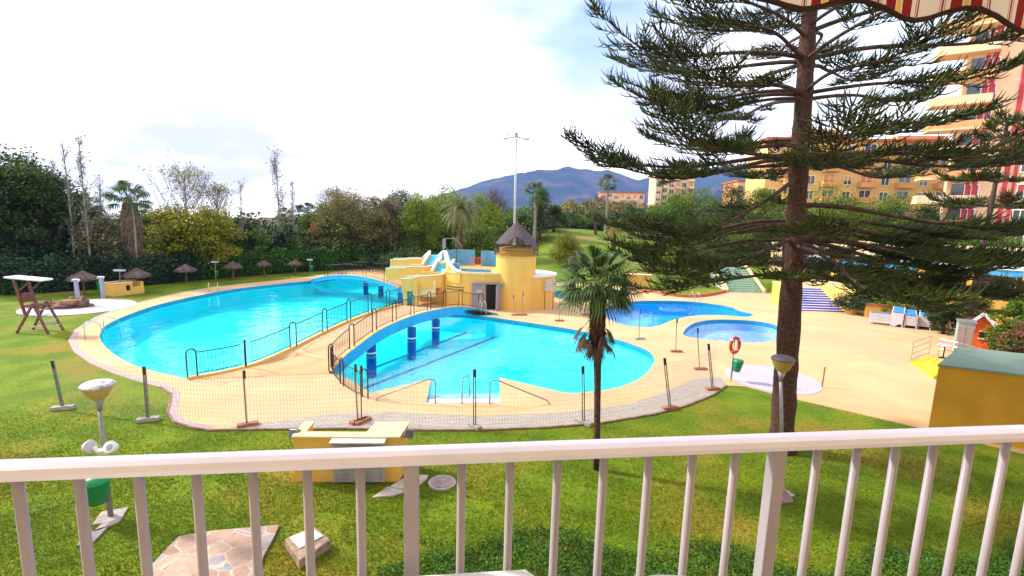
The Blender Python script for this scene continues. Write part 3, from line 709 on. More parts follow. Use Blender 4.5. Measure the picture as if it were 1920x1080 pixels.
# pillars and landing walls at the left foot of the building
mb = MB()
for px_, Yp in ((761, 36.2), (780, 35.8)):
    p = D(px_, 560, Yp); mb.box((p.x, p.y, .9), (.32, .5, 2.0))
mb.build('pillar', M_yel, sb); mb = MB(); p = D(770, 560, 36.3); mb.box((p.x, p.y, .75), (.28, .3, 1.9)); mb.build('pillar', M_blue, sb)
# arched niche
mb = MB(); mb.mi = 0; n_ = 14; ac = D(810, 548, 35.9); ac = Vector((ac.x, 36.0, .75))
arc = [(ac.x-1.1+1.35*(1-math.cos(i/n_*math.pi/2)), ac.z+1.25*math.sin(i/n_*math.pi/2)) for i in range(n_+1)]+[(ac.x+.25, ac.z)]
mb.add([(x, 35.95, z) for x, z in arc]+[(x, 36.3, z) for x, z in arc], [tuple(range(len(arc)))]+[(i, i+1, len(arc)+i+1, len(arc)+i) for i in range(len(arc)-1)]); mb.build('curved_fin', M_cream, sb)
mb = MB(); mb.box((-5.9, 37.2, 1.3), (2.6, .2, 2.4)); mb.build('rear_wall', M_yel, sb)
# vent holes as black plugs, the shade inside put into the colour
mb = MB()
for r_ in range(2):
    for k in range(9):
        x = -4.92+k*.155; y = 35.8-.35*(x+4.2) if x > -4.2 else 35.8+(-4.2-x)*.647
        mb.lathe([(.055, -.03), (.055, .03)], (x, y-.005, 1.56-r_*.19), 8, M=Matrix.Rotation(R(90), 3, 'X'))
mb.build('vent_holes', M_dark, sb)
# doorway as a black panel for the unlit inside, with grey metal doors
mb = MB(); mb.box((-1.5, 35.42, .98), (.85, .12, 1.95), R(12)); mb.build('doorway', M_dark, sb)
M_doorg = mat('grey_lilac_door', (.30, .26, .28), .5, .08, 4)
mb = MB(); mb.box((-2.5, 35.26, .98), (.95, .06, 1.95), R(1)); dd = mb.build('door', M_doorg, sb)
mb = MB(); mb.box((-2.42, 35.22, 1.42), (.34, .012, .18)); mb.build('warning_sticker', mat('sticker', (.75, .50, .35), .6, .4, 60), dd)
mb = MB(); mb.box((-.98, 34.95, .98), (.06, .75, 1.95), R(-25)); mb.build('door', M_doorg, sb)
mb = MB(); mb.box((-1.75, 35.25, 2.0), (2.5, .2, .10), R(2)); mb.build('lintel', M_doorg, sb)
# slatted conical roof with arched openings
zr0 = ztow; ze = D(965, 459, 36.5).z; zp = D(965, 415, 36.5).z; RR = 1.66
roof_mb = MB(); M_slat = mat('weathered_slats', (.11, .078, .085), .9, .3, 10)
ns = 120
for i in range(ns):
    a = 6.28318*i/ns; q = (a/(math.pi/2)) % 1; q = (q+.5) % 1; arch = max(0, 1-((q-.5)/.26)**2)**.5 if abs(q-.5) < .26 else 0    # four arched openings
    p_top = Vector((Tc.x, Tc.y, zp)); pe = Vector((Tc.x+RR*math.cos(a), Tc.y+RR*math.sin(a), ze+.1))
    s_end = 1-arch*.30
    roof_mb.bar(p_top.lerp(pe, .06), p_top.lerp(pe, s_end), .088, .05)
    if arch: roof_mb.bar(p_top.lerp(pe, s_end), pe, .022, .02)
    if i % 2 == 0:
        roof_mb.bar((Tc.x+RR*math.cos(a), Tc.y+RR*math.sin(a), zr0-.02), (Tc.x+RR*math.cos(a), Tc.y+RR*math.sin(a), ze+.1), .035, .025, (1, 0, 0))
roof_mb.build('slatted_roof', M_slat, sb)
mb = MB(); mb.lathe([(.11, -.1), (.09, .02), (.02, .06)], (Tc.x, Tc.y, zp), 12); mb.lathe([(RR+.03, -.03), (RR+.03, .03), (RR-.04, .03), (RR-.04, -.03)], (Tc.x, Tc.y, ze-.35), 40, False)
mb.build('roof_ring', M_slat, sb)
mb = MB(); mb.lathe([(1.3, 0), (1.3, .55), (.1, .75)], (Tc.x, Tc.y, ztow), 20); mb.build('inner_hatch', M_yelo, sb)

nb_ = G(1030, 582); t = thing('notice_board', nb_, 'beige notice board on two thin posts in front of the round drum', 'notice board')
zt_, zb_ = D(1030, 524, nb_.y).z, D(1030, 547, nb_.y).z; mb = MB(); mb.box((nb_.x, nb_.y, (zt_+zb_)/2), (.85, .05, zt_-zb_)); pn_ = mb.build('panel', mat('board_beige', (.55, .40, .24), .7, .1, 8), t)
mb = MB(); mb.box((nb_.x, nb_.y-.03, (zt_+zb_)/2), (.72, .02, (zt_-zb_)*.84)); mb.build('notice_sheet', mat('faded_paper', (.62, .52, .40), .8, .35, 30), pn_)
for sx in (-.38, .25): mb = MB(); mb.tube([(nb_.x+sx, nb_.y+.04, 0), (nb_.x+sx, nb_.y+.04, zb_+.1)], .03, 6); mb.build('post', M_wood, t)

# steel ladder hoop at the doorway side of the centre pool
def polyrail(name, label, cat, pts3, r, m, extra=(), group=None):
    t = thing(name, pts3[0][0], label, cat, group)
    for p in pts3: mb = MB(); mb.tube(p, r, 8); mb.build('tube', m, t, smooth=True)
    return t
def arcpts(a, b, h, w_=.25, n=7):
    """inverted U between ground points a and b"""
    d = (b-a); o = [a, a+Vector((0, 0, h-w_))]
    for i in range(1, n): q = i/n; o.append(a+d*(.5-.5*math.cos(math.pi*q))+Vector((0, 0, h-w_+w_*math.sin(math.pi*q))))
    return o+[b+Vector((0, 0, h-w_)), b]
a = G(905, 590, .03); dlt = Vector((-.32, .1, 0));
polyrail('pool_ladder', 'shiny steel ladder hoops by the grey door of the slide building', 'pool ladder', [arcpts(a+o_, a+o_+Vector((.25, -.35, 0)), 1.0) for o_ in (Vector(), dlt)], .024, M_steel, group='pool ladders')
a = G(160, 637, .03); b = G(188, 630, .03)
polyrail('pool_ladder', 'steel ladder rails at the left tip of the large pool', 'pool ladder', [arcpts(a+o_, b+o_+Vector((.1, 0, -.3)), 1.05, .35) for o_ in (Vector(), Vector((.15, 1.0, 0)))], .024, M_steel, group='pool ladders')
a = G(392, 545, .03)
polyrail('pool_ladder', 'small steel ladder rails on the far rim of the large pool', 'pool ladder', [arcpts(a+o_, a+o_+Vector((.35, -.6, -.2)), .8, .3) for o_ in (Vector(), Vector((.6, .25, 0)))], .024, M_steel, group='pool ladders')
a = G(1292, 563, .03)
polyrail('pool_ladder', 'steel ladder rails behind the blue kidney-shaped pool', 'pool ladder', [arcpts(a+o_, a+o_+Vector((.1, -.7, -.2)), .9, .3) for o_ in (Vector(), Vector((.55, 0, 0)))], .024, M_steel, group='pool ladders')
# long grab rails at the beach steps
def grab(pp, label):
    P_ = [G(x, y, z) for x, y, z in pp]; q, _ = resample(P_, 40); polyrail('grab_rail', label, 'handrail', [q], .022, M_galv, group='grab rails at the pool steps')
f1 = G(816, 757, .03); f2 = G(705, 751, .03); t1 = f1+Vector((0, 0, .86)); t0 = f1.lerp(f2, .12)+Vector((0, 0, .93))
polyrail('grab_rail', 'left grab rail sloping down beside the pool entry steps', 'handrail', [[f1, t1, f1.lerp(f2, .03)+Vector((0, 0, .92)), t0, f1.lerp(f2, .97)+Vector((0, 0, .12)), f2]], .022, M_galv, group='grab rails at the pool steps')
f1 = G(918, 758, .03); f2 = G(1030, 757, .03); t0 = f1.lerp(f2, .12)+Vector((0, 0, .93))
polyrail('grab_rail', 'right grab rail sloping down beside the pool entry steps', 'handrail', [[f1, f1+Vector((0, 0, .86)), f1.lerp(f2, .03)+Vector((0, 0, .92)), t0, f1.lerp(f2, .97)+Vector((0, 0, .12)), f2]], .022, M_galv, group='grab rails at the pool steps')
f1 = G(866, 757, 0.03); polyrail('grab_rail', 'middle grab rail standing in the pool entry steps', 'handrail', [[f1+Vector((0, 0, -.4)), f1+Vector((0, 0, .85)), f1+Vector((.03, .25, .93)), f1+Vector((.1, 1.6, .55)), f1+Vector((.12, 1.9, -.5))]], .022, M_galv, group='grab rails at the pool steps')

# ------------------------------------------------------------------ temporary fence
fp = [(118, 768, 98, 677), (278, 790, 270, 688), (465, 800, 458, 695), (673, 793, 667, 683), (680, 793, 678, 686), (890, 803, 890, 693), (1094, 795, 1093, 687), (1256, 768, 1246, 672), (1336, 732, 1328, 645), (1313, 694, 1310, 598), (1268, 661, 1270, 597), (1199, 637, 1201, 580), (1049, 603, 1051, 553), (980, 592, 981, 548), (967, 592, 963, 553), (1098, 592, 1098, 545), (1152, 562, 1153, 528)]
names = ['standing on the lawn at far left, leaning', 'on the lawn just right of the left lamp', 'on the tan deck in front of the left bridge railing', 'of the close pair, left one', 'of the close pair, right one', 'in front of the pool entry steps', 'left of the fan palm trunk', 'on the pavers right of the fan palm', 'on a red brick foot at the end of the paved strip', 'on the deck left of the lifebuoy', 'between the centre pool and the pale small pool', 'between the centre pool and the blue kidney pool', 'just right of the tower drum', 'in front of the yellow tower', 'leaning in front of the yellow tower', 'behind the fan palm trunk', 'by the small turquoise pool']
foot_m = [0, 0, 2, 2, 2, 1, 1, 2, 2, 2, 2, 1, 2, 2, 2, 2, 2]
M_brickft = mat('brick_foot', (.42, .16, .10), .9, .2, 9)
for i, (bx, by, tx, ty) in enumerate(fp):
    b_ = G(bx, by); z1 = D(tx, ty, b_.y).z; z1 = min(2.05, max(1.3, z1)); top = Vector((D(tx, ty, b_.y).x, b_.y, z1)); lean = top-b_
    if abs(lean.x) > .35: top.x = b_.x+math.copysign(.35, lean.x)
    t = thing('fence_post', b_, 'grey temporary fence post '+names[i], 'fence post', 'temporary fence posts')
    dark = mat('post_dark', (.035, .03, .035), .6)
    mb = MB(); d = Vector((.035, 0, 0)); mb.bar(b_-d+Vector((0, 0, .05)), top-d, .035, .035, (0, 1, 0)); mb.bar(b_+d+Vector((0, 0, .05)), top+d, .035, .035, (0, 1, 0)) if i in (0, 1, 5, 6, 7, 8) else None
    mb.build('pole', M_galv, t)
    up = (top-b_).normalized(); mb = MB(); mb.bar(top-up*.26, top+up*.01, .095 if i in (0, 1, 5, 6, 7, 8) else .05, .045, (0, 1, 0)); mb.build('clamp', dark, t)
    mb = MB(); ang = [.35, .4, .5, .9, 1.0, -.8, -.7, .3, .2, .1, 0, .3, .1, .1, .2, 0, 0][i]; mb.box(b_+Vector((0, 0, .07)), (.62 if i != 5 else .5, .22, .13), ang); mb.build('foot', [M_conc, M_conc, M_brickft][foot_m[i]], t, bevel=.015)
M_wire = mat('fence_wire', (.40, .36, .34), .5, .1, 4, metal=.4)
order = [0, 1, 2, 3, 5, 6, 7, 8]
pl = ['between the leftmost lawn post and the post by the lamp', 'from the lamp across the brick edging', 'in front of the left bridge railing', 'in front of the pool entry and curved railing', 'between the entry steps and the fan palm', 'behind the fan palm trunk', 'on the pavers left of the brick foot']
for k, (i, j) in enumerate(zip(order, order[1:])):
    a, b = G(*fp[i][:2]), G(*fp[j][:2]); t = thing('mesh_fence_panel', a, 'thin wire mesh fence panel '+pl[k], 'fence panel', 'temporary mesh fence panels'); mb = MB(); d = b-a; ln = d.length; n_ = int(ln/.10); ht = 1.85
    sag = lambda u: .10*math.sin(math.pi*u)
    for q in range(n_+1): u = q/n_; p = a+d*u; mb.bar(p+Vector((0, 0, .12)), p+Vector((0, 0, ht-sag(u))), .0038, .0038, (1, 0, 0))
    for q in range(12):
        for h_ in range(8):
            u0, u1 = h_/8, (h_+1)/8; z0, z1 = .12+(ht-.12-sag(u0))*q/11, .12+(ht-.12-sag(u1))*q/11; mb.bar(a+d*u0+Vector((0, 0, z0)), a+d*u1+Vector((0, 0, z1)), .0038, .0038)
    mb.build('wire_mesh', M_wire, t)

# ------------------------------------------------------------------ lamps
def garden_lamp(px, py, hpx, hpy, wd, label, head_col, top_col):
    b_ = G(px, py); tp = D(hpx, hpy, b_.y); t = thing('garden_lamp', b_, label, 'lamp post', None); r = wd/2; h = tp.z
    top = Vector((tp.x, b_.y, h))
    mb = MB(); mb.tube([b_, b_.lerp(top, .5), top-Vector((0, 0, .62))], [.055, .045, .038], 12); mb.build('pole', M_grey, t, smooth=True)
    mb = MB(); mb.lathe([(.04, -.66), (.055, -.55), (.10, -.40)], top, 16); mb.build('collar', M_grey, t, smooth=True)
    mb = MB(); mb.lathe([(.10, -.40), (.17, -.32), (r*.96, -.10)], top, 32, False); mb.build('lamp_shade', head_col, t, smooth=True)
    mb = MB(); mb.lathe([(r*.97, -.10), (r, -.06), (r*.85, -.015), (r*.4, .02), (.01, .03)], top, 32); mb.build('lamp_cap', top_col, t, smooth=False)
    mb = MB(); mb.box(b_+Vector((0, 0, .02)), (.5, .5, .05), .4); mb.build('base_slab', M_conc, t)
    return b_, top
lb, lt = garden_lamp(208, 970, 182, 716, .62, 'mushroom lamp post with a dirty white cap above the green bin on the left lawn', mat('lamp_cream', (.55, .42, .20), .5), mat('dirty_white', (.62, .58, .60), .8, .3, 9, hue=(.30, .27, .30)))
garden_lamp(1462, 925, 1469, 668, .56, 'mushroom lamp post with a grey cap in front of the big conifer trunk', mat('lamp_amber', (.50, .32, .10), .5), mat('cap_grey', (.16, .14, .16), .6))
# twin floodlight heads on the left lamp pole
p = lb.lerp(lt, .5); p.z = D(213, 838, lb.y).z
t = thing('twin_floodlight', p, 'white twin floodlight strapped to the left lamp pole just above the rail', 'floodlight')
M3 = Matrix.Rotation(R(80), 3, 'X')
mb = MB(); mb.lathe([(.05, -.12), (.13, -.06), (.16, .04), (.14, .06)], p+Vector((-.27, -.05, .0)), 18, M=Matrix.Rotation(R(70), 3, 'Y')); mb.build('lamp_housing', mat('pinkish_white', (.66, .58, .62), .5), t, smooth=True)
mb = MB(); mb.lathe([(.05, -.16), (.11, -.08), (.14, .05), (.12, .06)], p+Vector((.27, -.12, .05)), 18, M=Matrix.Rotation(R(55), 3, 'X')); oo = mb.build('lamp_housing', M_white, t, smooth=True)
mb = MB(); mb.lathe([(.075, .055), (.06, .075)], p+Vector((.27, -.12, .05)), 14, M=Matrix.Rotation(R(55), 3, 'X')); mb.build('lens', M_grey, oo)
mb = MB(); mb.tube([p+Vector((-.2, -.03, -.02)), p+Vector((-.05, -.08, -.08)), p+Vector((.1, -.08, -.04)), p+Vector((.24, -.06, .05))], .05, 8); mb.box(p+Vector((0, 0, -.1)), (.18, .16, .12)); mb.build('bracket', M_white, t)

# bins
def bin_(p, label, s=1.0, pole=True, tilt=0, grp='green litter bins'):
    t = thing('litter_bin', (p.x, p.y, p.z if not pole else 0), label, 'litter bin', grp)
    if pole: mb = MB(); mb.tube([(p.x-.17*s, p.y+.05, 0), (p.x-.13*s, p.y+.05, p.z+.6*s)], .022, 8); mb.build('pole', M_grey, t)
    mb = MB(); Mx = Matrix.Rotation(tilt, 3, 'Y'); mb.lathe([(.10*s, 0), (.155*s, .03*s), (.20*s, .40*s), (.21*s, .44*s)], p, 20, M=Mx); mb.build('bucket', M_green, t, smooth=True)
    mb = MB(); mb.lathe([(.225*s, .43*s), (.225*s, .47*s), (.20*s, .56*s), (.02, .58*s)], p, 20, M=Mx); mb.build('lid', mat('green_lid', (.015, .33, .12), .35), t, smooth=True)
q = lb.lerp(lt, .2); bin_(Vector((q.x-.14, q.y-.12, D(190, 938, lb.y).z)), 'green bin hanging on the left lamp pole behind the balcony rail', 1.15, False)
q = G(1370, 716); zb_ = D(1381, 697, q.y).z; bin_(Vector((q.x+.2, q.y, zb_)), 'tilted green bin on the lifebuoy pole beside the mauve pad', 1.0, True, .12)
for px_, py_, s_, lb_ in ((190, 551, 1.3, 'green bin on the far left lawn behind the shower'), (407, 525, 1.0, 'small green bin by the hedge behind the large pool'), (584, 513, 1.0, 'small green bin at the right end of the hedge'), (1354, 532, 1.1, 'green bin beside the green garden stairs')):
    q = G(px_, py_); bin_(Vector((q.x, q.y, .35)), lb_, s_)
# lifebuoy
q = G(1370, 716); t = thing('lifebuoy', (q.x, q.y, 0), 'orange red lifebuoy on a pole beside the green bin near the mauve pad', 'lifebuoy')
zc = D(1370, 646, q.y).z; mb = MB(); n_ = 24; pts = [Vector((q.x-.02+.23*math.cos(6.2832*i/n_), q.y-.1+.10*math.cos(6.2832*i/n_), zc+.33*math.sin(6.2832*i/n_))) for i in range(n_+1)]; mb.tube(pts, .075, 10, False); mb.build('ring', M_red, t, smooth=True)
mb = MB()
for k in (3, 9, 15, 21): mb.tube([pts[k-1].lerp(pts[k], .7), pts[k], pts[k+1].lerp(pts[k], .7)], .077, 10)
mb.build('white_bands', M_white, t); mb = MB(); mb.tube([(q.x+.02, q.y+.06, 0), (q.x+.02, q.y+.06, zc+.4)], .025, 8); mb.build('pole', M_grey, t)
# small stake on the right pad
q = G(1541, 727); t = thing('marker_post', q, 'thin terracotta coloured post at the right side of the mauve pad', 'post'); mb = MB(); mb.tube([q, q+Vector((.02, 0, D(1543, 688, q.y).z))], .03, 8); mb.build('shaft', M_terr, t)
# ------------------------------------------------------------------ floodlight mast
mY = 52.0; b_ = D(966, 420, mY); tp = D(968, 260, mY); t = thing('floodlight_mast', (b_.x, mY, 0), 'tall white floodlight mast with two lamp arms behind the round tower', 'floodlight mast')
mb = MB(); mb.tube([(b_.x, mY, 0), (tp.x, mY, tp.z)], [.17, .09], 12); mb.build('pole', mat('mast_white', (.42, .43, .46), .4), t, smooth=True)
mb = MB(); mb.tube([(tp.x-1.0, mY, tp.z-.02), (tp.x-.5, mY, tp.z+.10), (tp.x, mY, tp.z+.16), (tp.x+.5, mY, tp.z+.10), (tp.x+1.0, mY, tp.z-.02)], .06, 8); mb.box((tp.x, mY, tp.z+.35), (.30, .3, .35)); mb.lathe([(.2, 0), (.2, .1)], (tp.x, mY, tp.z+.5), 12); mb.build('cross_arm', M_grey, t)
for sx in (-1, 1):
    mb = MB(); mb.lathe([(.05, .14), (.30, .07), (.34, -.03), (.26, -.10)], (tp.x+sx*1.1, mY, tp.z), 16); mb.build('lamp_head', mat('lamp_glass', (.6, .62, .66), .3), t, smooth=True)
mb = MB(); mb.box((tp.x-.85, mY, tp.z+.35), (.14, .14, .4)); mb.build('small_lamp', M_grey, t)

# ------------------------------------------------------------------ left lawn furniture
b_ = G(76, 622); t = thing('lifeguard_chair', b_, 'tall red-brown wooden lifeguard chair with a white flat roof on the left lawn', 'lifeguard chair')
def lp_(dx, dy, z): return Vector((b_.x+dx, b_.y+dy, z))
Hc = D(60, 522, b_.y).z
for sx, x0, x1 in ((-1, -.85, -.05), (1, .85, .15)):
    for y_ in (-.38, .38):
        mb = MB(); mb.bar(lp_(x0, y_*1.15, 0), lp_(x1+(0 if sx > 0 else .2), y_, 1.62), .09, .09, (0, 1, 0)); mb.build('leg', M_wood, t)
mb = MB(); mb.bar(lp_(-.72, -.42, .35), lp_(.72, -.42, .42), .04, .09); mb.bar(lp_(-.72, .42, .35), lp_(.72, .42, .42), .04, .09)
for k in range(4):
    z = .35+.3*k; x = .75-.17*k; mb.bar(lp_(x, -.42, z), lp_(x, .42, z), .08, .03)
mb.build('ladder_rungs', mat('pale_wood', (.5, .42, .36), .8), t)
mb = MB(); mb.box(lp_(-.05, 0, 1.48), (.75, .85, .06)); mb.build('seat', M_wood, t)
mb = MB()
for y_ in (-.4, .4): mb.bar(lp_(-.4, y_, 1.75), lp_(.4, y_, 1.75), .07, .05); mb.bar(lp_(.36, y_, 1.45), lp_(.36, y_, 1.75), .05, .05, (1, 0, 0))
mb.build('armrest', M_wood, t)
mb = MB();
for y_ in (-.36, .36): mb.bar(lp_(-.35, y_, 1.0), lp_(-.75, y_, Hc-.05), .10, .10, (0, 1, 0))
mb.box(lp_(-.45, 0, 1.9), (.05, .7, .5)); mb.build('back_post', M_wood, t)
mb = MB();
for y_ in (-.36, .36): mb = MB(); mb.bar(lp_(-.6, y_, 2.25), lp_(.1, y_, Hc-.12), .05, .05, (0, 1, 0)); mb.build('brace', M_wood, t)
mb = MB(); Mx = Matrix.Rotation(.06, 3, 'Y'); mb.box(lp_(-.3, 0, Hc), (1.95, .75, .10), M=Mx); mb.build('roof', M_white, t, bevel=.03)

def shower(px, py, tpx, tpy, label):
    b_ = G(px, py); tp = D(tpx, tpy, b_.y); t = thing('shower_post', b_, label, 'shower', 'pool showers'); col = mat('lilac_grey', (.36, .38, .50), .5)
    mb = MB(); mb.bar(b_, (tp.x, b_.y, tp.z), .18, .18, (0, 1, 0)); mb.build('post', col, t)
    mb = MB(); mb.box((tp.x, b_.y, tp.z), (.42, .2, .07)); mb.tube([(tp.x-.2, b_.y, tp.z-.02), (tp.x-.22, b_.y-.05, tp.z-.14)], .04, 8); mb.tube([(tp.x+.2, b_.y, tp.z-.02), (tp.x+.22, b_.y-.05, tp.z-.14)], .04, 8); mb.build('shower_head', M_white, t)
shower(147, 572, 142, 524, 'lilac grey shower post with white head on the round mauve pad at left')
shower(194, 560, 189, 519, 'thin grey shower post in front of the green bin at left')
# dark heap of covers
b_ = G(118, 577); t = thing('tarpaulin_heap', b_, 'brown heap of folded covers lying on the round mauve pad at left', 'heap'); rng = np.random.default_rng(3)
def lump(name, c, d, m, parent, seed, n=26, amp=.25):
    mb = MB(); vs = []; k = n//2
    for j in range(k+1):
        ph = math.pi/2*j/k
        for i in range(n):
            a = 6.28318*i/n; v = Vector((math.cos(a)*math.cos(ph), math.sin(a)*math.cos(ph), math.sin(ph))); q = 1+amp*mnoise.fractal(v*2.3+Vector((seed, 0, 0)), 1, 2, 4)
            vs.append((c[0]+v.x*d[0]*q, c[1]+v.y*d[1]*q, c[2]+v.z*d[2]*q))
    mb.add(vs, [(j*n+i, j*n+(i+1) % n, (j+1)*n+(i+1) % n, (j+1)*n+i) for j in range(k) for i in range(n)]); return mb.build(name, m, parent, smooth=True)
M_tarp = mat('brown_tarp', (.20, .11, .08), .8, .4, 4, .4, 10)
lump('folded_cover', b_+Vector((-.4, 0, 0)), (1.5, .9, .35), M_tarp, t, 1, amp=.5); lump('folded_cover', b_+Vector((.7, .3, 0)), (.85, .6, .62), M_tarp, t, 4, amp=.5)
mb = MB(); mb.box(b_+Vector((.55, -.1, .42)), (.9, .6, .3), .3); mb.build('box', mat('tarp_gold', (.35, .20, .08), .8, .3, 5), t, bevel=.05)

# bar counter
b_ = G(214, 556); e_ = G(270, 549); d = (e_-b_).normalized(); nrm_ = Vector((-d.y, d.x, 0)); t = thing('bar_counter', b_, 'low yellow masonry barbecue counter with a dark opening on the far left lawn', 'counter'); ln = (e_-b_).length
def cp(u, v, z): p = b_+d*u+nrm_*v; return Vector((p.x, p.y, z))
an = math.atan2(d.y, d.x); hC = D(214, 533, b_.y).z
mb = MB(); c = cp(ln*.5, 1.1, hC/2); mb.box(c, (ln, .2, hC), an); mb.box(cp(.09, .5, hC/2), (.2, 1.02, hC-.004), an); mb.box(cp(ln-.09, .5, hC/2), (.2, 1.02, hC-.004), an); mb.build('wall', M_yel, t)
mb = MB(); mb.box(cp(ln*.3, 0, hC/2), (ln*.6, .2, hC-.01), an); mb.box(cp(ln*.8, 0, .30), (ln*.4-.02, .2, .6), an); mb.build('front_wall', M_yel, t)
mb = MB(); mb.box(cp(ln*.3, 0, hC+.03), (ln*.6+.1, .28, .06), an); mb.box(cp(ln*.5, 1.1, hC+.031), (ln+.1, .28, .06), an); mb.build('coping', M_cream, t)
mb = MB(); mb.box(cp(ln*.45, -.10, hC*.6), (ln*.13, .03, .42), an); mb.build('fire_opening', M_dark, t)  # black board painted as the shade inside the opening

# small signs
def sign(px, py, tpx, tpy, w_, label):
    b_ = G(px, py); tp = D(tpx, tpy, b_.y); t = thing('sign_lamp', b_, label, 'sign', 'white panels on poles along the hedge')
    mb = MB(); mb.tube([b_, (tp.x, b_.y, tp.z)], .045, 8); mb.build('pole', M_galv, t); mb = MB(); mb.box((tp.x, b_.y, tp.z), (w_, .35, .14)); mb.build('panel', mat('panel_lilac', (.55, .52, .58), .5), t, bevel=.02)
sign(227, 551, 224, 507, .75, 'white panel on a pole above the yellow barbecue counter')
sign(581, 513, 581, 487, .55, 'small pale panel on a pole at the right end of the hedge')
sign(405, 527, 403, 491, .6, 'small pale panel on a pole in front of the middle of the hedge')

# thatched parasols
def parasol(px, py, tpy, wpx, label):
    b_ = G(px, py); sc_ = 900/b_.y; rr = wpx/2/sc_; z1 = D(px, tpy, b_.y).z; t = thing('thatched_parasol', b_, label, 'parasol', 'thatched parasols along the hedge')
    mb = MB(); mb.tube([b_, b_+Vector((0, 0, z1-.1))], .06, 8); mb.build('pole', M_wood, t)
    mb = MB(); n_ = 28; hh = rr*.62; prof = [(.03, z1), (rr*.35, z1-hh*.38), (rr*.75, z1-hh*.72), (rr, z1-hh), (rr*1.0, z1-hh-.18), (rr*.9, z1-hh-.05)]; vs = []
    rj = random.Random(px)
    for r_, z in prof:
        for i in range(n_): q = 1+rj.uniform(-.05, .05); a = 6.2832*i/n_; vs.append((b_.x+r_*q*math.cos(a), b_.y+r_*q*math.sin(a), z+rj.uniform(-.05, .05)*(1 if r_ > .1 else 0)))
    mb.add(vs, [(j*n_+i, j*n_+(i+1) % n_, (j+1)*n_+(i+1) % n_, (j+1)*n_+i) for j in range(5) for i in range(n_)]); cn = mb.build('canopy', M_thatch, t)
    rg = np.random.default_rng(int(px)); k = 260; a = rg.random(k)*6.283; u = rg.random(k)**.6; P_ = np.stack([b_.x+rr*u*np.cos(a), b_.y+rr*u*np.sin(a), z1-hh*u+.02], 1); T_ = np.stack([np.cos(a), np.sin(a), -.75+0*a], 1)
    V, F_ = whips(P_, T_, np.full(k, .32), .014, rg, -.4, 2); npmesh('straw_fringe', V, F_, M_thatch, cn)
for a in [(159, 553, 507, 46, 'leftmost thatched parasol, behind the lilac shower post'), (260, 548, 502, 42, 'thatched parasol behind the yellow barbecue counter'), (350, 532, 495, 34, 'third thatched parasol from the left on the lawn by the hedge'), (438, 525, 490, 30, 'thatched parasol left of the hedge centre, fourth from the left'), (496, 521, 488, 22, 'small far thatched parasol, second from the right'), (554, 516, 487, 22, 'small far thatched parasol, rightmost by the hedge end')]: parasol(*a)

# ------------------------------------------------------------------ utility block, slabs, manhole
b0 = G(556, 905); b1_ = G(748, 905); d = (b1_-b0).normalized(); nrm_ = Vector((-d.y, d.x, 0)); b0 = G(553, 904); hU = D(650, 820, b0.y).z; W_ = (b1_-b0).length
ub = thing('utility_block', b0, 'yellow masonry service block with grey louvred doors behind the balcony rail', 'service block')
def up_(u, v, z): p = b0+d*u+nrm_*v; return Vector((p.x, p.y, z))
an = math.atan2(d.y, d.x)
mb = MB(); mb.prism([up_(*q, 0)[:2] for q in [(0, 0), (W_, 0), (W_+.1, .85), (W_*.72, .85), (W_*.68, .22), (.2, .22), (.2, .85), (0, .85)]], 0, hU-.05); mb.build('wall', M_yel, ub)
mb = MB(); mb.prism([up_(*q, 0)[:2] for q in [(-.03, -.03), (W_+.03, -.03), (W_+.13, .88), (W_*.72-.03, .88), (W_*.68-.03, .25), (.23, .25), (.23, .88), (-.03, .88)]], hU-.05, hU); mb.build('coping', M_cream, ub)
mb = MB(); u0, u1 = W_*.38, W_*.87; zc = (hU-.12)/2+.05
mb.box(up_((u0+u1)/2, -.06, zc), (u1-u0, .12, hU-.16), an); dr_ = mb.build('louvre_door', mat('door_grey', (.42, .40, .44), .5), ub)
mb = MB();
for k in range(17): mb.box(up_((u0+u1)/2, -.128, .14+k*(hU-.28)/17), (u1-u0-.1, .03, .028), an)
mb.build('louvres', mat('louvre_grey', (.34, .33, .36), .5), dr_); mb = MB(); mb.box(up_((u0+u1)/2, -.15, .55), (.012, .02, hU-.3), an); mb.build('door_gap', M_dark, dr_)
mb = MB(); mb.box(up_((u0+u1)/2, -.12, hU-.06), (u1-u0+.06, .34, .03), an); mb.build('door_hood', mat('hood_grey', (.6, .58, .62), .5), ub)
for u_, s_, lb_ in ((W_+.22, 1, 'small floodlight on the right corner of the yellow service block'), (-.06, -1, 'small floodlight on the left corner of the yellow service block')):
    p = up_(u_, .25, hU-.05); t = thing('small_floodlight', p, lb_, 'floodlight', 'floodlights on the service block'); Mx = Matrix.Rotation(-.5, 3, 'X') @ Matrix.Rotation(.3*s_, 3, 'Z')
    mb = MB(); mb.box(p, (.26, .16, .20), M=Mx); hs = mb.build('housing', M_galv, t, bevel=.02); mb = MB(); mb.box(p+Mx @ Vector((0, -.085, 0)), (.21, .01, .15), M=Mx); mb.build('lens', M_glass, hs)
    mb = MB(); mb.bar(p+Vector((-.14*s_, 0, -.12)), p, .04, .04); mb.build('bracket', M_grey, t)
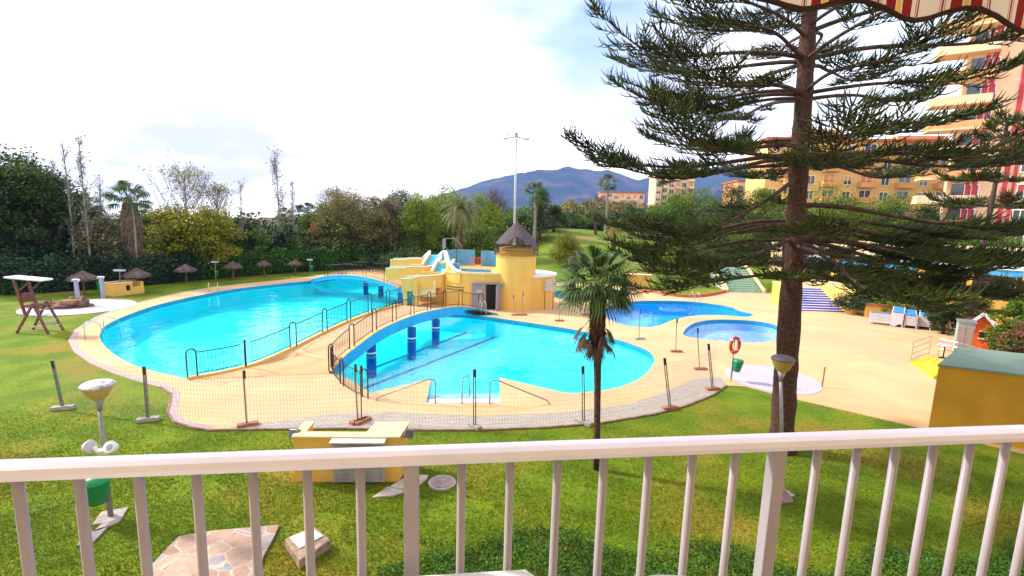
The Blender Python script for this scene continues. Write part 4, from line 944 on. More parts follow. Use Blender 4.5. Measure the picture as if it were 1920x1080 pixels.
# flagstone patio
M_flag = None
def flag_mat():
    m = bpy.data.materials.new('flagstones'); m.use_nodes = True; t = m.node_tree; n = t.nodes; l = t.links; p = n['Principled BSDF']; p.inputs['Roughness'].default_value = .8
    tcn = n.new('ShaderNodeTexCoord'); wn = n.new('ShaderNodeTexNoise'); wn.inputs['Scale'].default_value = 2.5; l.new(tcn.outputs['Object'], wn.inputs[0])
    mxn = n.new('ShaderNodeMix'); mxn.data_type = 'RGBA'; mxn.inputs[0].default_value = .12; l.new(tcn.outputs['Object'], mxn.inputs[6]); l.new(wn.outputs[1], mxn.inputs[7])
    v = n.new('ShaderNodeTexVoronoi'); v.inputs['Scale'].default_value = 2.3; l.new(mxn.outputs[2], v.inputs[0]); e = n.new('ShaderNodeTexVoronoi'); e.feature = 'DISTANCE_TO_EDGE'; e.inputs['Scale'].default_value = 2.3; l.new(mxn.outputs[2], e.inputs[0])
    r = n.new('ShaderNodeValToRGB'); r.color_ramp.elements[0].color = (.36, .20, .13, 1); r.color_ramp.elements[1].color = (.34, .32, .34, 1); x = r.color_ramp.elements.new(.5); x.color = (.52, .36, .25, 1); x = r.color_ramp.elements.new(.75); x.color = (.42, .24, .17, 1)
    sp = n.new('ShaderNodeSeparateColor'); l.new(v.outputs['Color'], sp.inputs[0]); l.new(sp.outputs[0], r.inputs[0])
    er = n.new('ShaderNodeValToRGB'); er.color_ramp.elements[0].position = .012; er.color_ramp.elements[1].position = .035; er.color_ramp.elements[0].color = (.55, .42, .32, 1); er.color_ramp.elements[1].color = (0, 0, 0, 1)
    m2 = n.new('ShaderNodeMix'); m2.data_type = 'RGBA'; l.new(e.outputs[0], er.inputs[0]); cv = n.new('ShaderNodeMath'); cv.operation = 'GREATER_THAN'; cv.inputs[1].default_value = .022; l.new(e.outputs[0], cv.inputs[0])
    l.new(cv.outputs[0], m2.inputs[0]); m2.inputs[6].default_value = (.56, .44, .34, 1); l.new(r.outputs[0], m2.inputs[7])
    nz = n.new('ShaderNodeTexNoise'); nz.inputs['Scale'].default_value = 9; nz.inputs['Detail'].default_value = 6; l.new(tcn.outputs['Object'], nz.inputs[0]); rr = n.new('ShaderNodeValToRGB'); rr.color_ramp.elements[0].color = (.55, .55, .55, 1); rr.color_ramp.elements[1].color = (1.25, 1.25, 1.25, 1); l.new(nz.outputs[0], rr.inputs[0])
    m3 = n.new('ShaderNodeMix'); m3.data_type = 'RGBA'; m3.blend_type = 'MULTIPLY'; m3.inputs[0].default_value = 1; l.new(m2.outputs[2], m3.inputs[6]); l.new(rr.outputs[0], m3.inputs[7]); l.new(m3.outputs[2], p.inputs['Base Color'])
    bp = n.new('ShaderNodeBump'); bp.inputs['Strength'].default_value = .5; bp.inputs['Distance'].default_value = .02; l.new(e.outputs[0], bp.inputs['Height']); l.new(bp.outputs[0], p.inputs['Normal']); return m
M_flag = flag_mat()
def slab(name, pix, z0, z1, m, label, cat, bevel=.01):
    c = G(*pix[0]); mb = MB(); mb.prism([tuple(G(x, y, z1)[:2]) for x, y in pix], z0, z1); o = mb.build(name, m, None, bevel=bevel); return tag(o, label, cat)
slab('flagstone_patio', [(335, 1005), (400, 994), (470, 988), (524, 983), (512, 1010), (496, 1038), (480, 1085), (440, 1130), (240, 1130), (284, 1058)], 0, .06, M_flag, 'irregular flagstone slab patio on the lawn below the balcony', 'patio')
p = [(588, 986), (620, 1012), (561, 1051), (534, 1010)]
t = thing('inspection_box', G(577, 1030), 'low stone inspection box with a white lid on the lawn', 'inspection box')
mb = MB(); mb.prism([tuple(G(x, y, .22)[:2]) for x, y in p], 0, .22); mb.build('stone_base', mat('box_stone', (.36, .24, .17), .9, .25, 6, .5, 30), t, bevel=.02)
mb = MB(); mb.prism([tuple(G(x, y, .25)[:2]) for x, y in [(586, 990), (606, 1004), (562, 1027), (542, 1007)]], .22, .25); mb.build('lid', mat('lid_white', (.66, .62, .58), .7, .1, 8), t, bevel=.006)
slab('paving_slab', [(190, 982), (232, 966), (222, 978), (186, 994), (172, 998)], 0, .05, M_conc, 'pinkish concrete slab at the foot of the left lamp', 'paving slab')
slab('paving_slab', [(168, 996), (206, 984), (176, 1015), (142, 1023)], 0, .05, mat('slab_grey', (.28, .24, .24), .9, .2, 5), 'grey slab lying in front of the left lamp foot', 'paving slab')
slab('paving_slab', [(756, 896), (766, 890), (803, 890), (800, 898), (770, 920), (730, 912)], 0, .05, mat('slab_pale', (.55, .45, .38), .9, .15, 5), 'pale triangular slab right of the service block', 'paving slab')
slab('paving_slab', [(727, 912), (762, 920), (740, 928), (697, 932)], 0, .05, mat('slab_pale', (1, 1, 1)), 'long pale slab in front of the service block corner', 'paving slab')
slab('paving_slab', [(1430, 905), (1470, 912), (1490, 940), (1462, 944), (1432, 915)], 0, .05, mat('slab_brown', (.24, .15, .12), .9, .2, 5), 'brown stone slab on the lawn at the foot of the right lamp', 'paving slab')
q = G(829, 907); t = thing('manhole_cover', q, 'round concrete manhole cover on the lawn right of the service block', 'manhole cover')
mb = MB(); mb.lathe([(.36, 0), (.36, .05), (.30, .05)], q, 32); mb.build('frame', M_conc, t); mb = MB(); mb.lathe([(.28, 0), (.28, .06), (.2, .065), (.19, .055), (.1, .055), (.09, .065), (.01, .065)], q, 32); mb.build('cover', mat('cover_brown', (.36, .27, .23), .9, .2, 8), t)

# ------------------------------------------------------------------ right side: kiosk, cabinet, hut
k0 = Vector((14.35, 15.61, 0)); kd = Vector((16.35-14.35, 14.75-15.61, 0)).normalized(); kn = Vector((-kd.y, kd.x, 0))
def kp(u, v, z): p = k0+kd*u+kn*v; return Vector((p.x, p.y, z))
t = thing('pump_house', k0, 'ochre yellow shed with a flat green roof at the right edge behind the rail', 'shed')
mb = MB(); mb.prism([tuple(kp(*q, 0)[:2]) for q in [(.06, .06), (5, .06), (5, 2.75), (1.6, 2.75)]], 0, 2.42); mb.build('wall', M_yelo, t)
mb = MB(); zr = lambda v: 2.50+.04*v; q = [(0, 0), (5.1, 0), (5.1, 2.9), (1.58, 2.9)]
V_ = [kp(u, v, zr(v)-.07) for u, v in q]+[kp(u, v, zr(v)) for u, v in q]; mb.add(V_, [(3, 2, 1, 0), (4, 5, 6, 7), (0, 1, 5, 4), (1, 2, 6, 5), (2, 3, 7, 6), (3, 0, 4, 7)]); mb.build('roof', mat('roof_green', (.20, .29, .21), .7, .06, 2, .1, 40), t)
# yellow ramp + rails
a, b, c, e = G(1707, 682), G(1750, 712), G(1790, 690), G(1742, 672)
t = thing('yellow_ramp', a, 'bright yellow painted step by the left corner of the green roofed shed', 'ramp'); mb = MB(); mb.prism([tuple(v_[:2]) for v_ in (a, b, c, e)], .03, .16); mb.build('step', mat('bright_yellow', (.80, .50, .03), .7, .06, 2), t)
pa, pb, pc2, pd = G(1707, 682), G(1738, 676), G(1757, 688), G(1800, 694)
def tuberail(label, pts, h, levels, cat='railing'):
    t = thing('tube_railing', pts[0], label, cat, 'steel railings by the shed')
    for p in pts: mb = MB(); mb.tube([p, p+Vector((0, 0, h))], .022, 8); mb.build('post', M_steel, t)
    for i in range(levels): mb = MB(); mb.tube([p+Vector((0, 0, h*(1-i*.27))) for p in pts], .018, 8); mb.build('rail', M_steel, t)
tuberail('pale steel railing beside the yellow step', [pa, G(1741, 668)], 1.15, 4)
tuberail('steel railing along the near side of the metal cabinet', [G(1758, 668), G(1790, 676), G(1835, 690)], 1.0, 3)
# grey cabinet
c0 = G(1786, 672); kY = c0.y; cz = D(1795, 603, kY).z; cab = thing('metal_cabinet', c0, 'tall grey-brown double door cabinet beside the small red house', 'cabinet'); x0 = c0.x; x1 = D(1815, 640, kY).x
mb = MB(); mb.box(((x0+x1)/2, kY+.4, cz/2), (x1-x0, .8, cz)); mb.build('body', mat('cab_side', (.34, .44, .40), .6), cab)
mb = MB(); wd_ = (x1-x0-.08)/2
for k in (0, 1): m2 = MB(); m2.box((x0+.04+wd_*(k+.5)+.01*k, kY-.02, cz*.47), (wd_-.015, .03, cz*.82)); m2.build('door', mat('cab_door', (.34, .24, .20), .6), cab)
mb.box(((x0+x1)/2, kY+.38, cz+.03), (x1-x0+.1, .95, .07)); mb.build('lid', M_grey, cab); cab.rotation_euler.z = R(-38)
# red house
hp = G(1838, 672); Yh = hp.y+.9; hx = D(1836, 640, Yh).x; hut = thing('playhouse', (hx, Yh, 0), 'small orange-red house with white gable trim beside the metal cabinet', 'playhouse')
za = D(1824, 588, Yh).z; w2 = .72; zw = za-.75
mb = MB(); mb.box((hx, Yh+.8, zw/2), (w2*2-.3, 1.6, zw)); mb.add([(hx-w2+.15, Yh, zw), (hx+w2-.15, Yh, zw), (hx, Yh, za-.1), (hx-w2+.15, Yh+1.6, zw), (hx+w2-.15, Yh+1.6, zw), (hx, Yh+1.6, za-.1)], [(0, 1, 2), (3, 5, 4)]); mb.build('wall', M_orange, hut)
mb = MB(); mb.bar((hx-w2, Yh+.75, zw-.12), (hx, Yh+.75, za), 1.75, .05); mb.bar((hx+w2, Yh+.75, zw-.12), (hx, Yh+.75, za), 1.75, .05); mb.build('roof', mat('hut_roof', (.30, .10, .08), .8), hut)
mb = MB(); mb.bar((hx-w2-.05, Yh-.14, zw-.14), (hx, Yh-.14, za+.04), .05, .15); mb.bar((hx+w2+.05, Yh-.14, zw-.14), (hx, Yh-.14, za+.04), .05, .15); mb.build('gable_trim', M_white, hut)
mb = MB(); mb.box((hx+.1, Yh-.03, zw*.72), (.3, .05, .35)); wn_ = mb.build('window', M_dark, hut); mb = MB(); mb.box((hx+.1, Yh-.06, zw*.72+.21), (.4, .06, .06)); mb.box((hx+.1, Yh-.06, zw*.72-.21), (.4, .06, .06)); mb.build('window_frame', M_cream, wn_); hut.rotation_euler.z = R(-38)
# small table with white top by the shed
q = G(1768, 672); t = thing('cafe_table', q, 'small dark table with a pale top by the steel railing', 'table'); mb = MB(); mb.lathe([(.34, .72), (.34, .75)], q, 20); mb.build('tabletop', mat('lilac_top', (.6, .55, .66), .5), t); mb = MB(); mb.tube([q, q+Vector((0, 0, .72))], .03, 8); mb.lathe([(.22, 0), (.22, .03)], q, 16); mb.build('pedestal', M_black, t)

# ------------------------------------------------------------------ stacked sun loungers
M_sling = mat('blue_sling', (.02, .24, .52), .6, .1, 4); M_lw = mat('lounger_white', (.66, .64, .68), .5, .05, 5)
def lounger_stack(p, rz, n, label):
    """a stack of identical loungers: n things"""
    side = []
    for k in range(n):
        z = .115*k; t = thing('sun_lounger', (0, 0, 0), label[k] if isinstance(label, list) else label, 'sun lounger', 'white and blue sun loungers stacked on the tan deck')
        Lr = Matrix.Translation((p.x, p.y, p.z+z)) @ Matrix.Rotation(rz, 4, 'Z')
        mb = MB(); ln = 1.9; wd_ = .64
        for sy in (-1, 1):
            pr = [(0, .30), (.25, .33), (.5, .34), (1.1, .34), (1.45, .36), (1.9, .52)]; lo = [(0, 0), (.25, .22), (.5, .24), (1.1, .24), (1.45, .0), (1.9, .40)] if k == 0 else [(0, .2), (.25, .24), (.5, .25), (1.1, .25), (1.45, .24), (1.9, .42)]
            a = [(x, sy*wd_/2-.03, z_) for x, z_ in pr]+[(x, sy*wd_/2+.03, z_) for x, z_ in pr]+[(x, sy*wd_/2-.03, z_) for x, z_ in lo]+[(x, sy*wd_/2+.03, z_) for x, z_ in lo]; m_ = 6
            fs = []
            for i in range(5): fs += [(i, i+1, m_+i+1, m_+i), (2*m_+i, 2*m_+i+1, i+1, i), (m_+i, m_+i+1, 3*m_+i+1, 3*m_+i), (3*m_+i, 3*m_+i+1, 2*m_+i+1, 2*m_+i)]
            fs += [(0, m_, 3*m_, 2*m_), (m_-1, 2*m_-1, 4*m_-1, 3*m_-1)]; mb.add(a, fs)
        mb.box((.02, 0, .26), (.06, .62, .10)); mb.v = [tuple(Lr @ Vector(v_)) for v_ in mb.v]; mb.build('frame', M_lw, t)
        mb = MB(); pr = [(.06, .335), (.5, .345), (1.1, .345), (1.45, .365), (1.86, .51)]; mb.strip([(x, -.29, z_+.01) for x, z_ in pr], [(x, .29, z_+.01) for x, z_ in pr]); mb.strip([(x, .29, z_-.01) for x, z_ in pr], [(x, -.29, z_-.01) for x, z_ in pr])
        mb.v = [tuple(Lr @ Vector(v_)) for v_ in mb.v]; mb.build('sling', M_sling, t)
        # re-base the empty
        off = Vector((p.x, p.y, p.z+z)); t.location = off
        for ch in t.children: ch.data.transform(Matrix.Translation(-off))
def stack_labels(w_, n): return ['lounger at the bottom of the '+w_]+['lounger on level %s of the %s' % (('two', 'three', 'four', 'five', 'six', 'seven')[k], w_) for k in range(n-2)]+['lounger on top of the '+w_]
lounger_stack(G(1629, 605, .03), R(-38), 5, stack_labels('white stack furthest left by the planter', 5))
lounger_stack(G(1680, 613, .03), R(50), 7, stack_labels('blue stack seen end-on, second from the left', 7))
lounger_stack(G(1706, 616, .03), R(54), 6, stack_labels('middle stack of blue loungers', 6))
lounger_stack(G(1732, 618, .03), R(50), 7, stack_labels('blue stack just left of the last stack', 7))
lounger_stack(G(1755, 620, .03), R(60), 6, stack_labels('rightmost stack of loungers by the shrubs', 6))

# ------------------------------------------------------------------ terrace, stairs, restaurant
terr = [(27.2, 40.1), (48, 33.5), (60, 30), (110, 29), (110, 140), (82, 140), (33, 58), (25.5, 44.5), (23.4, 42.2), (27.2, 42.2)]
mb = MB(); mb.prism(terr, 0, 1.5); structure(mb.build('raised_terrace', M_deck))
st = thing('blue_striped_stairs', (25, 38.4, 0), 'wide staircase striped white and violet-blue up to the restaurant terrace', 'staircase')
M_stp = mat('stair_violet', (.12, .12, .48), .7, .05, 4); m1 = MB(); m2 = MB()
for k in range(10):
    y0 = 38.6+k*.36; z = .15*(k+1); m1.box((25.35, (y0+42.2)/2+.001*k, z-.075), (3.7, 42.2-y0, .15)); m2.box((25.35, y0-.004, z-.09), (3.7, .012, .12))
m1.build('treads', mat('stair_white', (.68, .64, .74), .6), st); m2.build('riser_stripes', M_stp, st)
for x, y0, lb_ in ((27.35, 37.7, 'yellow wall on the right side of the violet striped stairs'), (23.35, 40.2, 'yellow wall on the left side of the violet striped stairs')):
    t = thing('stair_side_wall', (x, y0, 0), lb_, 'wall'); mb = MB(); mb.box((x, (y0+42.4)/2, .95), (.35, 42.4-y0, 1.9)); mb.build('wall', M_yel, t); mb = MB(); mb.box((x, (y0+42.4)/2, 1.93), (.42, 42.45-y0, .06)); mb.build('coping', M_cream, t)
pt = thing('planter_wall', (27.6, 37.4, 0), 'low yellow planter wall with a terracotta top beside the stacked loungers', 'planter')
mb = MB(); d = (Vector((60, 29, 0))-Vector((33.5, 35.9, 0))).normalized(); mb.bar((27.6, 36.9, .45), (31.8, 35.7, .45), .3, .9); mb.bar((31.8, 35.7, .35), (40, 33.6, .35), .3, .7); mb.build('wall', M_yel, pt)
mb = MB(); mb.bar((27.6, 36.87, 1.0), (31.8, 35.67, 1.0), .36, .2); mb.build('terracotta_band', mat('terracotta_bright', (.55, .18, .07), .8, .15, 8), pt)
gw = thing('terrace_wall', (34, 37.5, 0), 'yellow garden wall on the terrace behind the planter shrubs', 'wall'); mb = MB(); mb.bar((27.5, 39.95, 1.25), (48, 33.4, 1.25), .25, 1.9); mb.build('wall', M_yel, gw)
# restaurant
ra = Vector((29.5, 50, 1.5)); rb_ = Vector((47, 34.5, 1.5)); d = (rb_-ra).normalized(); rn = Vector((d.y, -d.x, 0))*-1; ln = (rb_-ra).length; RZt = 3.75
if rn.y < 0: rn = -rn
def rpnt(u, v, z): p = ra+d*u+rn*v; return Vector((p.x, p.y, z))
rs = thing('restaurant', ra, 'low poolside restaurant with a blue wavy fascia and yellow pillars behind the conifer', 'restaurant')
an = math.atan2(d.y, d.x)
mb = MB(); mb.box(rpnt(ln/2, 4.5, (RZt+1.5)/2), (ln, .3, RZt-1.5), an); mb.build('back_wall', mat('dim_wall', (.30, .28, .30), .8), rs)
mb = MB(); mb.box(rpnt(ln/2, 2.2, RZt+.12), (ln+.6, 5.4, .16), an); mb.build('roof', M_white, rs)
mb = MB(); mb.box(rpnt(ln/2, 4.3, RZt+.95), (ln+.6, .3, 1.6), an); mb.build('upper_wall', M_cream, rs)
M_fas = ground_mat('fascia_mural', [(.03, .22, .55), (.05, .45, .75), (.35, .62, .78)], [.8, .5, 3], 0, 5)
mb = MB(); mb.box(rpnt(ln/2, -.35, RZt-.22), (ln, .08, .50), an); mb.build('blue_fascia', M_fas, rs)
for k in range(8):
    u = .2+k*(ln-.4)/7; mb = MB(); mb.box(rpnt(u, -.2, (RZt+1.5)/2+.08), (.5, .5, RZt-1.34), an); mb.build('pillar', M_yel, rs)
for k in range(7):
    u = .2+(k+.5)*(ln-.4)/7; mb = MB(); mb.mi = 0; mb.box(rpnt(u, 1.8, 2.35), (2.4, .06, 1.6), an); mb.mi = 1
    for q in (-1.2, -.4, .4, 1.2): mb.box(rpnt(u+q, 1.74, 2.35), (.07, .07, 1.6), an)
    for z in (1.58, 3.12): mb.box(rpnt(u, 1.74, z), (2.46, .06, .07), an)
    mb.build('window', [M_glass, M_white], rs)
sh = thing('boundary_wall', (32, 51, 1.5), 'long cream wall rising above the restaurant roof', 'wall'); mb = MB(); mb.bar((30, 56, 3.3), (60, 37, 3.3), .4, 3.6); mb.build('wall', M_cream, sh)
# green garden stairs
gs = thing('garden_stairs', G(1398, 550), 'green and white garden staircase climbing the grassy hill', 'staircase'); p = G(1398, 550); m1 = MB(); m2 = MB()
for k in range(14):
    y0 = p.y+k*.62; z = .16*(k+1); m1.box((p.x+.12*k, y0+.31, z/2), (3.4, .62, z)); m2.box((p.x+.12*k, y0+.30, z+.011), (3.3, .50, .022))
m1.build('treads', mat('stair_pale', (.55, .62, .50), .7), gs); m2.build('green_tread_mats', mat('tread_green', (.04, .22, .10), .9), gs)
for sx in (-1, 1):
    mb = MB(); a = Vector((p.x+sx*1.85, p.y, .3)); b = Vector((p.x+sx*1.85+1.6, p.y+8.6, 2.6)); mb.bar(a, b, .2, .25); mb.build('side_wall', M_cream, gs)
# orange curved kerb wall
t = thing('curved_kerb', G(1300, 557), 'curved orange terracotta kerb at the foot of the grassy hill', 'kerb'); mb = MB(); q, _ = resample([G(x, y) for x, y in [(1185, 541), (1225, 549), (1262, 556), (1300, 558), (1335, 554), (1360, 548)]], 30)
for a, b in zip(q, q[1:]): mb.bar(a+Vector((0, 0, .14)), b+Vector((0, 0, .14)), .28, .28)
mb.build('kerb_wall', M_terr, t)
# small yellow wall / counter behind fan palm
p = G(1192, 537); t = thing('garden_counter', p, 'small yellow masonry counter on the lawn behind the pools', 'counter'); mb = MB(); mb.box(p+Vector((.3, .6, .6)), (2.6, .8, 1.2), -.15); mb.build('wall', M_yel, t); mb = MB(); mb.box(p+Vector((.3, .6, 1.23)), (2.8, 1.0, .06), -.15); mb.build('countertop', M_cream, t)
t = thing('picnic_shelter', G(1265, 535), 'small pale flat shelter roof on posts on the lawn behind the pools', 'shelter'); p = G(1265, 535); mb = MB(); mb.box(p+Vector((0, 0, 2.3)), (2.6, 1.6, .12)); mb.build('roof', M_white, t)
for sx in (-1, 1): mb = MB(); mb.tube([p+Vector((sx, 0, 0)), p+Vector((sx, 0, 2.3))], .06, 6); mb.build('post', M_wood, t)

# ------------------------------------------------------------------ apartment buildings
def facade_building(name, label, c, rz, W, Dp, H, z0, floors, bays, wall, trim, roof, balc=True, seed=1, win=(1.3, 1.4), recess=None):
    t = thing(name, (c[0], c[1], z0), label, 'building'); M_ = Matrix.Rotation(rz, 3, 'Z'); o = Vector((c[0], c[1], 0))
    def pt(x, y, z): q = M_ @ Vector((x, y, 0)); return Vector((o.x+q.x, o.y+q.y, z))
    mb = MB(); mb.box(pt(0, Dp/2, z0+H/2), (W, Dp, H), rz); mb.build('wall', wall, t)
    mb = MB(); mb.box(pt(0, Dp/2, z0+H+.25), (W+.8, Dp+.8, .5), rz); mb.build('roof', roof, t)
    fh = H/floors; bw = W/bays; rj = random.Random(seed)
    for f in range(floors):
        for b in range(bays):
            x = -W/2+bw*(b+.5); z = z0+fh*(f+.5); bal = balc and b % 2 == 1
            mb = MB(); ww, wh = (win if not bal else (bw*.62, win[1]*1.35)); mb.mi = 0; mb.box(pt(x, -.03, z), (ww, .10, wh), rz); mb.mi = 1
            mb.box(pt(x, -.09, z+wh/2+.05), (ww+.2, .1, .1), rz); mb.box(pt(x, -.09, z-wh/2-.05), (ww+.2, .1, .1), rz)
            for q in (-.5, 0, .5): mb.box(pt(x+q*ww, -.095, z), (.09, .09, wh), rz)
            if rj.random() < .35: mb.mi = 2; mb.box(pt(x, -.07, z+wh*.22), (ww*.96, .06, wh*.5), rz)
            wn_ = mb.build('window', [M_glass, M_white, trim], t)
            if bal:
                mb = MB(); mb.box(pt(x, -.65, z-wh/2-.2), (bw*.9, 1.25, .16), rz); mb.box(pt(x, -1.22, z-wh/2+.25), (bw*.9, .1, .85), rz)
                for q in (-1, 1): mb.box(pt(x+q*(bw*.45-.05), -.62, z-wh/2+.25), (.1, 1.1, .85), rz)
                mb.build('balcony', recess or wall, t)
    return t, pt
M_pink = mat('pale_pink_render', (.84, .56, .33), .8, .04, .6); M_redtrim = mat('crimson_trim', (.50, .035, .05), .6, .05, 2); M_apy = mat('apartment_yellow', (.80, .50, .17), .8, .06, .5); M_tile = mat('roof_tile_red', (.50, .13, .06), .9, .2, 1.5)
M_orr = mat('apricot_render', (.75, .36, .13), .8, .08, .6)
# yellow long block
Yb = 88; xa = D(1512, 300, Yb).x; xb = D(1775, 300, Yb).x; Hb = D(1512, 262, Yb).z
t, pt = facade_building('apartment_block', 'long yellow apartment block with orange balconies behind the conifer', ((xa+xb)/2+2, Yb), R(-8), xb-xa+3, 12, Hb-3, 3, 7, 9, M_apy, M_orr, M_tile, seed=3, recess=M_orr)
mb = MB(); mb.box(pt(-(xb-xa)/2+1.5, 5, Hb+.7), (6, 8, 3.2), R(-8)); mb.build('roof_house', M_orr, t); mb = MB(); mb.box(pt(6, 5, Hb+.3), (8, 7, 2.2), R(-8)); mb.build('roof_house', M_orr, t)
xa = D(1455, 300, 96).x; facade_building('apartment_block', 'narrow yellow apartment wing just left of the conifer trunk', (xa+3, 96), R(-5), 9, 10, D(1470, 262, 96).z-3, 3, 7, 3, M_apy, M_orr, M_tile, seed=5)
# tall tower at right
Yt = 60; cn_ = D(1800, 200, Yt); ctr = cn_+Matrix.Rotation(R(-40), 3, 'Z') @ Vector((11, 0, 0))
t, pt = facade_building('apartment_tower', 'tall pale pink apartment tower with crimson stripes at the right edge', (ctr.x, ctr.y), R(-40), 22, 16, 40, 1.5, 14, 5, M_pink, M_redtrim, M_redtrim, balc=False, seed=8, win=(1.2, 1.4))
for k in range(5):
    for q in (-.28,):
        x = -11+22*(k)/5+.55; mb = MB(); mb.box(pt(x if k else -8.6, -.06, 21.5), (.42, .16, 40), R(-40)); mb.build('crimson_stripe', M_redtrim, t)
for x in (-5.9,): mb = MB(); mb.box(pt(x+.55, -.05, 21.5), (.30, .14, 40), R(-40)); mb.build('crimson_stripe', M_redtrim, t)
fh = 40/14
for f in range(14):
    z = 1.5+fh*f; mb = MB()
    mb.prism([tuple(pt(x, y, 0)[:2]) for x, y in [(-8.2, -.05), (-8.4, -1.6), (-13.6, -1.9), (-14.2, .6), (-11, 1.2), (-11, -.05)]], z-.12, z+.12); bo = mb.build('balcony', M_pink, t)
    mb = MB(); P_ = [pt(x, y, 0) for x, y in [(-8.3, -.1), (-8.45, -1.5), (-13.55, -1.8), (-14.1, .55), (-11, 1.1)]]
    for a, b in zip(P_, P_[1:]): mb.bar(Vector((a.x, a.y, z+.5)), Vector((b.x, b.y, z+.5)), .1, .8)
    mb.build('balcony_parapet', M_pink if f % 2 else M_orr, bo)
    mb = MB(); mb.mi = 0; mb.box(pt(-10.0, -.05, z+1.3), (1.2, .14, 2.1), R(-40)); mb.mi = 1; mb.box(pt(-9.2, -.06, z+1.3), (.35, .16, 2.5), R(-40)); mb.build('balcony_door', [M_glass, M_redtrim], t)
# distant blocks
def far_block(px0, px1, pyt, Yf, label, wall, seed, fl, by, z0=4):
    xa, xb = D(px0, pyt, Yf).x, D(px1, pyt, Yf).x; H = D(px0, pyt, Yf).z-z0
    return facade_building('apartment_block', label, ((xa+xb)/2, Yf), R(-6), xb-xa, 14, H, z0, fl, by, wall, M_orr, M_tile, seed=seed, win=(1.5, 1.5))
far_block(1127, 1208, 361, 190, 'distant pink apartment block with red tiled roof between the palms and the hill', M_pink, 11, 4, 7, 6)
far_block(1232, 1302, 325, 170, 'distant pink block with red roof behind the lowest conifer branches', M_pink, 12, 7, 6, 6)
far_block(1385, 1425, 340, 150, 'small distant orange block left of the conifer trunk', M_orr, 13, 5, 4, 6)
for i, (a, b, c_, lb_) in enumerate([(466, 492, 413, 'far white house with a red roof on the left horizon'), (492, 515, 409, 'far cream house with a red roof on the left horizon')]):
    far_block(a, b, c_, 260, lb_, M_white if i == 0 else M_cream, 20+i, 2, 4, -3)
# ------------------------------------------------------------------ broadleaf trees
LM = {
 'lime': leafmat('leaf_lime', (0.253, 0.319, 0.013), (0.094, 0.154, 0.009)),
 'dark': leafmat('leaf_dark', (0.067, 0.113, 0.014), (0.021, 0.041, 0.008)), 'blue': leafmat('leaf_bluegreen', (0.050, 0.096, 0.036), (0.019, 0.043, 0.019)),
 'green': leafmat('leaf_green', (0.145, 0.230, 0.014), (0.055, 0.103, 0.010)), 'bright': leafmat('leaf_bright', (0.175, 0.239, 0.011), (0.065, 0.110, 0.007)),
 'yellow': leafmat('leaf_yellow', (.34, .30, .012), (.12, .14, .008)), 'olive': leafmat('leaf_olive', (0.267, 0.227, 0.055), (0.118, 0.110, 0.031)),
 'grey': leafmat('leaf_greygreen', (0.266, 0.231, 0.112), (0.119, 0.109, 0.053)), 'hedge': leafmat('leaf_hedge', (.08, .19, .015), (.028, .075, .008)),
 'purple': leafmat('twig_purple', (.20, .12, .12), (.12, .07, .075)), 'orange': leafmat('leaf_orange', (.40, .20, .05), (.22, .11, .03)),
 'redf': leafmat('leaf_red_mixed', (.09, .15, .035), (.26, .045, .04), .9)}
def hz0(x, y): return max(0, hill_h(x, y)-.05) if y > 46 else 0
def tree(px, pyt, wpx, Y, kind, label, seed, z0=None, trunk_h=.25, n=6000, leaf=.22, dens=1.0, bark=None, cat='tree', group='trees behind the pools', flat=1.0, name='broadleaf_tree', gap=.0):
    rg = np.random.default_rng(seed); top = D(px, pyt, Y); z0 = hz0(top.x, Y) if z0 is None else z0; H = top.z-z0; r = wpx/900*Y/2*(1.22 if name != 'shrub' else 1.05); x = top.x; n = int(n*(2.2 if name != 'shrub' else 1.3)); leaf *= .88
    t = thing(name, (x, Y, z0), label, cat, group); zc0 = z0+H*trunk_h; ch = (top.z-zc0)
    # clumps inside an egg-shaped crown
    k = int(44+H*3); u = unit(rg.normal(size=(k, 3))); rad = rg.random(k)**.42; C = u*rad[:, None]; C[:, 2] = C[:, 2]*.5+.5
    taper = 1-.33*np.clip(C[:, 2]-.45, 0, 1)/.55
    C = np.stack([x+C[:, 0]*r*.82*taper, Y+C[:, 1]*r*.82*taper, zc0+ch*.06+C[:, 2]*ch*.86], 1)
    cr_ = (r*.30+.1*ch*.4)*(.55+.7*rg.random(k)); idx = rg.integers(0, k, int(n*dens)); m = len(idx)
    dd = unit(rg.normal(size=(m, 3)))*(rg.random(m)**.45)[:, None]; dd[:, 2] *= .62
    P_ = C[idx]+dd*cr_[idx][:, None]; P_[:, 2] = np.clip(P_[:, 2], z0+.05, top.z+.1)
    V, F_ = leafquads(P_, leaf, rg, .4, .75); npmesh('crown', V, F_, LM[kind], t)
    mb = MB(); tr_ = max(.10, min(.4, r*.07)); mb.tube([(x, Y, z0-.1), (x+rg.normal()*.1, Y, z0+H*.3), (x+rg.normal()*.3, Y, z0+H*.75)], [tr_, tr_*.75, tr_*.3], 8)
    for c in C[:10]: s = Vector((x, Y, z0+H*rg.uniform(.15, .45))); e = Vector(c); mid = s.lerp(e, .5)+Vector((0, 0, .3)); mb.tube([s, mid, e], [tr_*.4, tr_*.28, tr_*.1], 5, False)
    mb.build('trunk', bark or M_bark, t, smooth=True); return t
